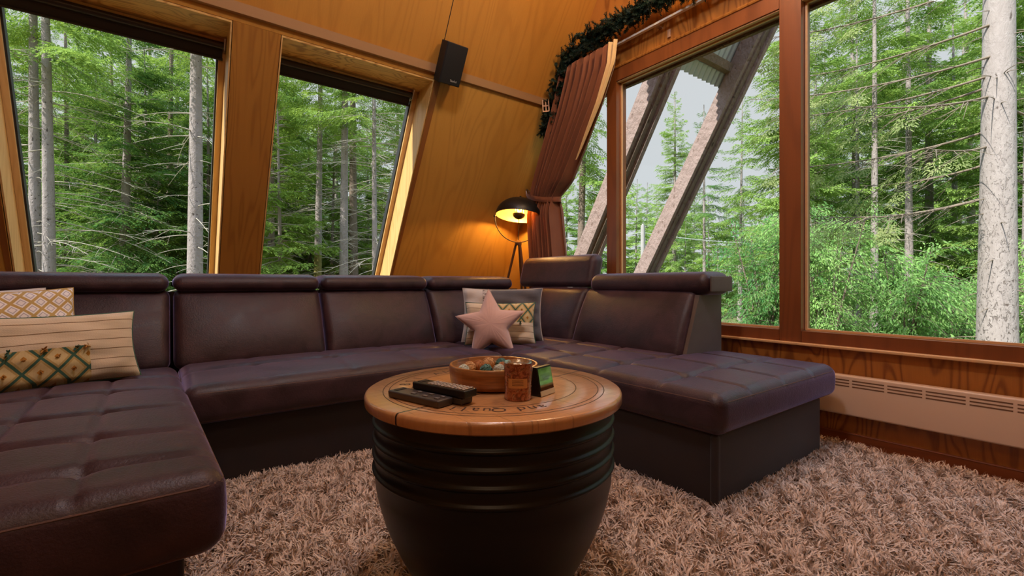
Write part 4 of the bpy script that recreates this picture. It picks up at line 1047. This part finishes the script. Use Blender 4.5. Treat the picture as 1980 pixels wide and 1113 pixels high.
# -- the near thick spruce with long drooping boughs
def near_spruce():
    rg = np.random.default_rng(77); p = gp_(1926, 5.6); t = thing('spruce_tree', 'nearest thick grey spruce trunk with long bare boughs in the right window', 'tree', (0, 0, 0))
    b, P, R = trunk_mb(12, .190, rg, .003, 40, 20, rtop=.45); b.build('trunk', M['bark_near'], t, angle=180)
    tw = MB(); lb = LB(); bs = branch_set('o', dens=.7, droop=.35, sz=.8)
    L_ = -RT*.92+FW*.25
    boughs = [(1.93, -1.9, L_, 2.0), (2.75, 2.2, L_+FW*.3, .0), (3.15, 1.9, L_-FW*.3, 0), (3.62, 2.6, L_, 0), (3.28, 1.3, L_+FW*.5, 0), (4.0, 2.2, L_+FW*.2, 0), (4.5, 2.6, L_, 0),
              (2.35, 1.2, L_+FW*.6, 0), (2.55, 1.0, L_-FW*.4, 0), (4.9, 2.4, L_, 0), (3.9, 1.5, RT*.9+FW*.4, 0), (3.0, 1.4, RT, 0), (2.4, 1.2, RT*.8+FW*.5, 0), (4.6, 1.8, RT*.8-FW*.2, 0), (1.95, 1.5, L_+FW*.5, 0), (3.4, 2.3, L_+FW*.12, 0)]
    for z, l, d, _ in boughs:
        l = abs(l); d = A_(d)/np.linalg.norm(d); z -= GZ*0; zz = z-GZ-.05+.0; sd = np.cross(d, UP)
        x, y = np.interp(zz, P[:, 2], P[:, 0]), np.interp(zz, P[:, 2], P[:, 1])
        pth = [A_([x, y, zz])+d*(.12+l*s)+UP*l*(-.30*s+.22*s*s)+sd*.05*l*math.sin(3*s+z) for s in np.linspace(0, 1, 10)]
        tw.tube(pth, np.linspace(.016, .003, 10), 6, cap=False)
        for _ in range(int(16*l)):
            s = rg.uniform(.12, 1); q = A_([np.interp(s, np.linspace(0, 1, 10), A_(pth)[:, i]) for i in range(3)])
            e = d*rg.uniform(.35, 1)+sd*rg.choice([-1, 1])*rg.uniform(.3, .9)+UP*rg.uniform(-.55, -.02); e /= np.linalg.norm(e); ll = rg.uniform(.15, .6)*(1.1-.5*s)
            tw.tube([q, q+e*ll*.5-UP*.02, q+e*ll-UP*.10*ll], [.0045, .0035, .0012], 4, cap=False)
            if s > .45 and rg.random() < .55: lb.quads(orient(bs[0], q+e*ll*.4, math.atan2(e[1], e[0]), -.5, rg.uniform(.5, .9)))
    bare(rg, P, R, 1.0, 6, 60, .1, .5, tw)
    stuff(tw.build('boughs', M['bough'], t, angle=180)); V, F = lb.get(); stuff(mesh_obj('needles', V, F, M['needle_o'], t, False)); place(t, p)
near_spruce()
# -- needle trees filling the forest ----------------------------------------------------
def fill(proto, spots, labels=None, group=None):
    """spots: (px, distance, turn, scale)"""
    for i, (px, d, rz, sc) in enumerate(spots):
        o = proto if i == 0 else dup(proto)
        if labels: o['label'] = labels[i] if isinstance(labels, list) else labels
        if group: o['group'] = group
        elif 'group' in o: del o['group']
        place(o, gp_(px, d), rz, sc)
LG = 'spruces of the dense forest beyond the left windows'; LL = 'dense green spruce of the forest beyond the two left windows'
RG_ = 'spruces of the forest beyond the gable windows'; RL = 'green spruce of the sunlit forest beyond the big gable windows'
rs = random.Random(5)
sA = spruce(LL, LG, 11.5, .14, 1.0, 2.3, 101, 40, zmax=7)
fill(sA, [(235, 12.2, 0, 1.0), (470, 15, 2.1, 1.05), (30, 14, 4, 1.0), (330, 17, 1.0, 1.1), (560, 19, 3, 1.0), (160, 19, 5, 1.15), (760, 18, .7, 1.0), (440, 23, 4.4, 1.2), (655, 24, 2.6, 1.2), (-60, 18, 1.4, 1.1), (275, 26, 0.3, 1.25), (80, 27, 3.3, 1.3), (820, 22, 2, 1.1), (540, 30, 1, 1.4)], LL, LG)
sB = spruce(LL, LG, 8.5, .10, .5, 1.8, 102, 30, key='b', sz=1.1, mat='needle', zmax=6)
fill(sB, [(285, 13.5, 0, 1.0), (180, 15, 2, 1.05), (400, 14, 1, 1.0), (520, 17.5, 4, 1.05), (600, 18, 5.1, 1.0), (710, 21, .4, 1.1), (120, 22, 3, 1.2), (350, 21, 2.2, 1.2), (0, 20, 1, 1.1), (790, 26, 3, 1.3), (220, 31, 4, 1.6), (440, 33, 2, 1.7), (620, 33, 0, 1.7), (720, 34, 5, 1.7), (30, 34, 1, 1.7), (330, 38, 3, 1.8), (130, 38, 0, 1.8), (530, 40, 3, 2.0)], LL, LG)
sC = spruce('young yellow-green spruce at the left side of the second window', None, 6.0, .07, .3, 1.55, 103, 10, key='y', mat='needle_y', sz=1.15, per=6)
fill(sC, [(545, 12.5, 0, 1.15), (300, 12.8, 2, .80), (205, 17, 1, 1.2), (640, 17, 3, 1.3)],
     ['young yellow-green spruce at the left side of the second window', 'small yellow-green spruce right of the dark middle of the left window', 'yellow-green spruce low behind the twin trunks of the left window', 'tall yellow-green spruce behind the mossy trunk of the second window'])
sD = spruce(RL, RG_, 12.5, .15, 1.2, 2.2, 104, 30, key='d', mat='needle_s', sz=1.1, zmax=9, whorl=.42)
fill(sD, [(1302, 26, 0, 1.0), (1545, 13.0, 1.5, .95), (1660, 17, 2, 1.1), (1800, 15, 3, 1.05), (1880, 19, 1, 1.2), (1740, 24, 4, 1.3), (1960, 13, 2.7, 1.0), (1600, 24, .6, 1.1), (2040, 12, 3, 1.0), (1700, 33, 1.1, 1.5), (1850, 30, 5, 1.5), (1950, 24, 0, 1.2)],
     ['tall spruce standing against the sky between the two rafters', 'bright spruce with drooping boughs against the sky beside the window mullion']+[RL]*10)
for o in [o for o in S.objects if o.get('label') == RL]: o['group'] = RG_
DG = 'distant small spruces at the forest edge'; DL = 'small distant spruce of the tree line below the pale sky'
sE = spruce(DL, DG, 8.0, .09, .4, 1.6, 105, 0, key='e', mat='needle_s', sz=1.3, whorl=.5, zmax=0)
fill(sE, [(1440, 30, 0, .98), (1372, 30, 1, .92), (1405, 34, 2, .95), (1475, 32, 3, .86), (1340, 33, 4, 1.0), (1270, 31, 2.4, .95), (1230, 28, 5, 1.0), (1165, 28, .5, 1.0), (1130, 26, 1.7, 1.0), (1095, 27, 2.2, 1.1), (1500, 26, 3, .75), (1325, 24, 5, .65), (1200, 34, 4, 1.3), (1390, 24, .3, .55), (1455, 25, .8, .60), (1310, 40, 1, 1.3), (1420, 42, 3, 1.15), (1490, 44, 2, 1.2), (1360, 42, 0, 1.2), (1060, 30, 1, 1.3), (1150, 40, 2, 1.4), (1250, 40, 5, 1.3)], DL, DG)
for k_, (x_, y_, sc_) in enumerate(((14, -3.2, 1.0), (12, -6.5, .9), (17, -8.5, 1.2), (10, -9, .8), (20, -4.5, 1.3), (18, -13, 1.3), (11, -1.3, .75), (24, -8, 1.5))):
    o = dup(sD, RL, RG_); place(o, A_([x_, y_, 0]), k_*1.3, sc_)
# overhanging bough at the left of the big window
def bough():
    rg = np.random.default_rng(9); t = thing('spruce_tree', 'dark spruce whose drooping boughs show between curtain and first rafter', 'tree', (0, 0, 0)); p = gp_(1120, 13)
    b, P, R = trunk_mb(12, .13, rg); b.build('trunk', M['bark_d'], t, angle=180); lb = LB(); bs = branch_set('a')
    for z in np.linspace(4.4, 11, 20):
        for _ in range(4):
            ll = rg.uniform(1.0, 1.8)*(1.3-z/14); i = int(np.argmin([abs(q-ll) for q in LS])); lb.quads(orient(bs[i], A_([0, 0, z]), rg.uniform(0, 2*PI), -.25, ll/LS[i]))
    V, F = lb.get(); stuff(mesh_obj('needles', V, F, M['needle'], t, False)); place(t, p)
bough()
# -- willows and undergrowth --------------------------------------------------------------
def willow(label, H, seed, wid, n_st=7, n_leaf=5200, lf=.085):
    rg = np.random.default_rng(seed); t = thing('willow_bush', label, 'bush', (0, 0, 0)); st = MB(); pts = []; dirs = []
    for k in range(n_st):
        a = rg.uniform(0, 2*PI); sp = rg.uniform(.1, .5)*wid; h = H*rg.uniform(.7, 1)
        pth = [A_([math.cos(a)*sp*s**1.3, math.sin(a)*sp*s**1.3, -.3+(h+.3)*s]) for s in np.linspace(0, 1, 9)]
        st.tube(pth, np.linspace(.030, .006, 9), 6, cap=False)
        for _ in range(26):
            s = rg.uniform(.22, 1); q = A_([np.interp(s, np.linspace(0, 1, 9), A_(pth)[:, i]) for i in range(3)]); b = rg.uniform(0, 2*PI); l = rg.uniform(.4, 1.0)*wid*.55
            br = [q+A_([math.cos(b)*l*u, math.sin(b)*l*u, l*(.45*u-.75*u*u)]) for u in np.linspace(0, 1, 7)]
            st.tube(br, np.linspace(.007, .002, 7), 3, cap=False)
            m = n_leaf//(n_st*26)
            for u in rg.uniform(.15, 1, m):
                pts.append([np.interp(u, np.linspace(0, 1, 7), A_(br)[:, i]) for i in range(3)]); dirs.append(A_([math.cos(b), math.sin(b), .2-1.2*u]))
    stuff(st.build('stems', M['bark_d'], t, angle=180))
    Pt = A_(pts)+rg.normal(0, .05, (len(pts), 3)); D = A_(dirs)+rg.normal(0, .55, (len(pts), 3)); D[:, 2] -= .5; D /= np.linalg.norm(D, axis=1)[:, None]
    s = np.cross(D, rg.normal(0, 1, D.shape)); s /= np.linalg.norm(s, axis=1)[:, None]; l = rg.uniform(.6, 1.2, (len(D), 1))*lf
    Q = np.stack([Pt, Pt+D*l*.45+s*l*.13, Pt+D*l, Pt+D*l*.45-s*l*.13], 1); stuff(mesh_obj('leaves', Q.reshape(-1, 3), np.arange(len(Q)*4).reshape(-1, 4), M['leaf'], t, False)); return t
place(willow('tall light green willow bush left of the big window mullion', 3.6, 201, 2.2, 9, 17000), gp_(1478, 10.5))
place(willow('light green willow bush in the lower left of the right window', 3.3, 202, 2.0, 9, 16000), gp_(1600, 9.5))
place(willow('light green long-leaved willow bush in the middle of the right window', 2.6, 203, 1.8, 8, 12000, .10), gp_(1745, 9.0))
place(willow('low leafy bush beside the foot of the nearest thick trunk', 2.1, 204, 1.6, 7, 9000), gp_(1840, 9.6))
place(willow('leafy bush behind the thick trunk at the right edge', 2.7, 205, 1.8, 7, 11000), gp_(2000, 8.6))
def under(label, px0, px1, d0, d1, n, seed, hmin=.25, hmax=.9):
    rg = np.random.default_rng(seed); Q = []
    c = gp_((px0+px1)/2, (d0+d1)/2); c = A_([c[0], c[1], GZ-.05])
    for _ in range(n):
        p = gp_(rg.uniform(px0, px1), rg.uniform(d0, d1)); h = rg.uniform(hmin, hmax)
        for k in range(16):
            a = rg.uniform(0, 2*PI); d = A_([math.cos(a)*.7, math.sin(a)*.7, rg.uniform(.1, 1)]); q = A_([p[0], p[1], GZ-.1])+d*h*rg.uniform(.1, 1); l = rg.uniform(.05, .12)
            s = np.cross(d, rg.normal(0, 1, 3)); s /= np.linalg.norm(s); e = d*.5+A_([0, 0, -.35]); Q.append([q, q+e*l*.5+s*l*.25, q+e*l, q+e*l*.5-s*l*.25])
    Q = A_(Q); o = mesh_obj('undergrowth', Q.reshape(-1, 3)-c, np.arange(len(Q)*4).reshape(-1, 4), M['under'], None, False, origin=tuple(c)); tag(o, label, 'undergrowth', None, 'stuff')
under('low green undergrowth on the forest floor beyond the left windows', -100, 860, 9.5, 22, 2600, 301, .3, 1.2)
under('low green undergrowth on the forest floor beyond the big right windows', 1080, 2080, 9, 20, 2200, 302, .2, .8)

# ================================================================== LIGHT, SKY, CAMERA
W = bpy.data.worlds.new('World'); S.world = W; W.use_nodes = True; nt = W.node_tree; bg = nt.nodes['Background']
tc = nt.nodes.new('ShaderNodeTexCoord'); sx = nt.nodes.new('ShaderNodeSeparateXYZ'); rp = nt.nodes.new('ShaderNodeValToRGB')
nt.links.new(tc.outputs['Generated'], sx.inputs[0]); nt.links.new(sx.outputs[2], rp.inputs[0]); nt.links.new(rp.outputs[0], bg.inputs[0])
e = rp.color_ramp.elements; e[0].position = .42; e[0].color = (.205, .21, .222, 1); e[1].position = .72; e[1].color = (.62, .76, 1.0, 1)
bg.inputs[1].default_value = 3.3
def lamp(nm, kind, loc, energy, color, size, rot=None):
    l = bpy.data.lights.new(nm, kind); l.energy = energy; l.color = color
    if kind == 'SUN': l.angle = size
    else: l.shadow_soft_size = size
    o = bpy.data.objects.new(nm, l); o.location = loc; COL.objects.link(o)
    if rot is not None: o.rotation_euler = Vector(rot).to_track_quat('Z', 'Y').to_euler()
    return o
lamp('sun', 'SUN', (-20, -10, 30), 8.5, (1.0, .94, .84), .012, (-.72, .0, .69))
lamp('ceiling_light', 'POINT', (2.05, 1.25, 3.2), 56, (1.0, .70, .40), .14)
lamp('cool_fill_light', 'POINT', (.65, .90, 3.3), 92, (.84, .85, 1.0), .16)  # unseen cool fill added to brighten the sofa tops, no pendant hangs here
lamp('warm_fill_light', 'POINT', (-.7, -.6, 3.0), 34, (1.0, .74, .48), .22)  # unseen warm fill added for the wooden walls
cam = bpy.data.cameras.new('camera'); co = bpy.data.objects.new('camera', cam); COL.objects.link(co)
cam.sensor_width = 36; cam.lens = 36*FOC/1980; cam.shift_y = -(1113/2-HY)/1980; cam.clip_start = .05; cam.clip_end = 300
co.location = (0, 0, CAMH); co.rotation_euler = (PI/2, 0, -math.atan2(SA, CA)); S.camera = co
S.view_settings.view_transform = 'Standard'; S.view_settings.look = 'None'; S.view_settings.exposure = 0; S.view_settings.gamma = 1
S.view_settings.use_curve_mapping = False
cy = S.cycles; cy.max_bounces = 6; cy.diffuse_bounces = 3; cy.glossy_bounces = 3; cy.transmission_bounces = 4; cy.transparent_max_bounces = 8
cy.sample_clamp_indirect = 4; cy.use_denoising = True; cy.caustics_reflective = False; cy.caustics_refractive = False
cy.use_adaptive_sampling = True; cy.adaptive_threshold = .02
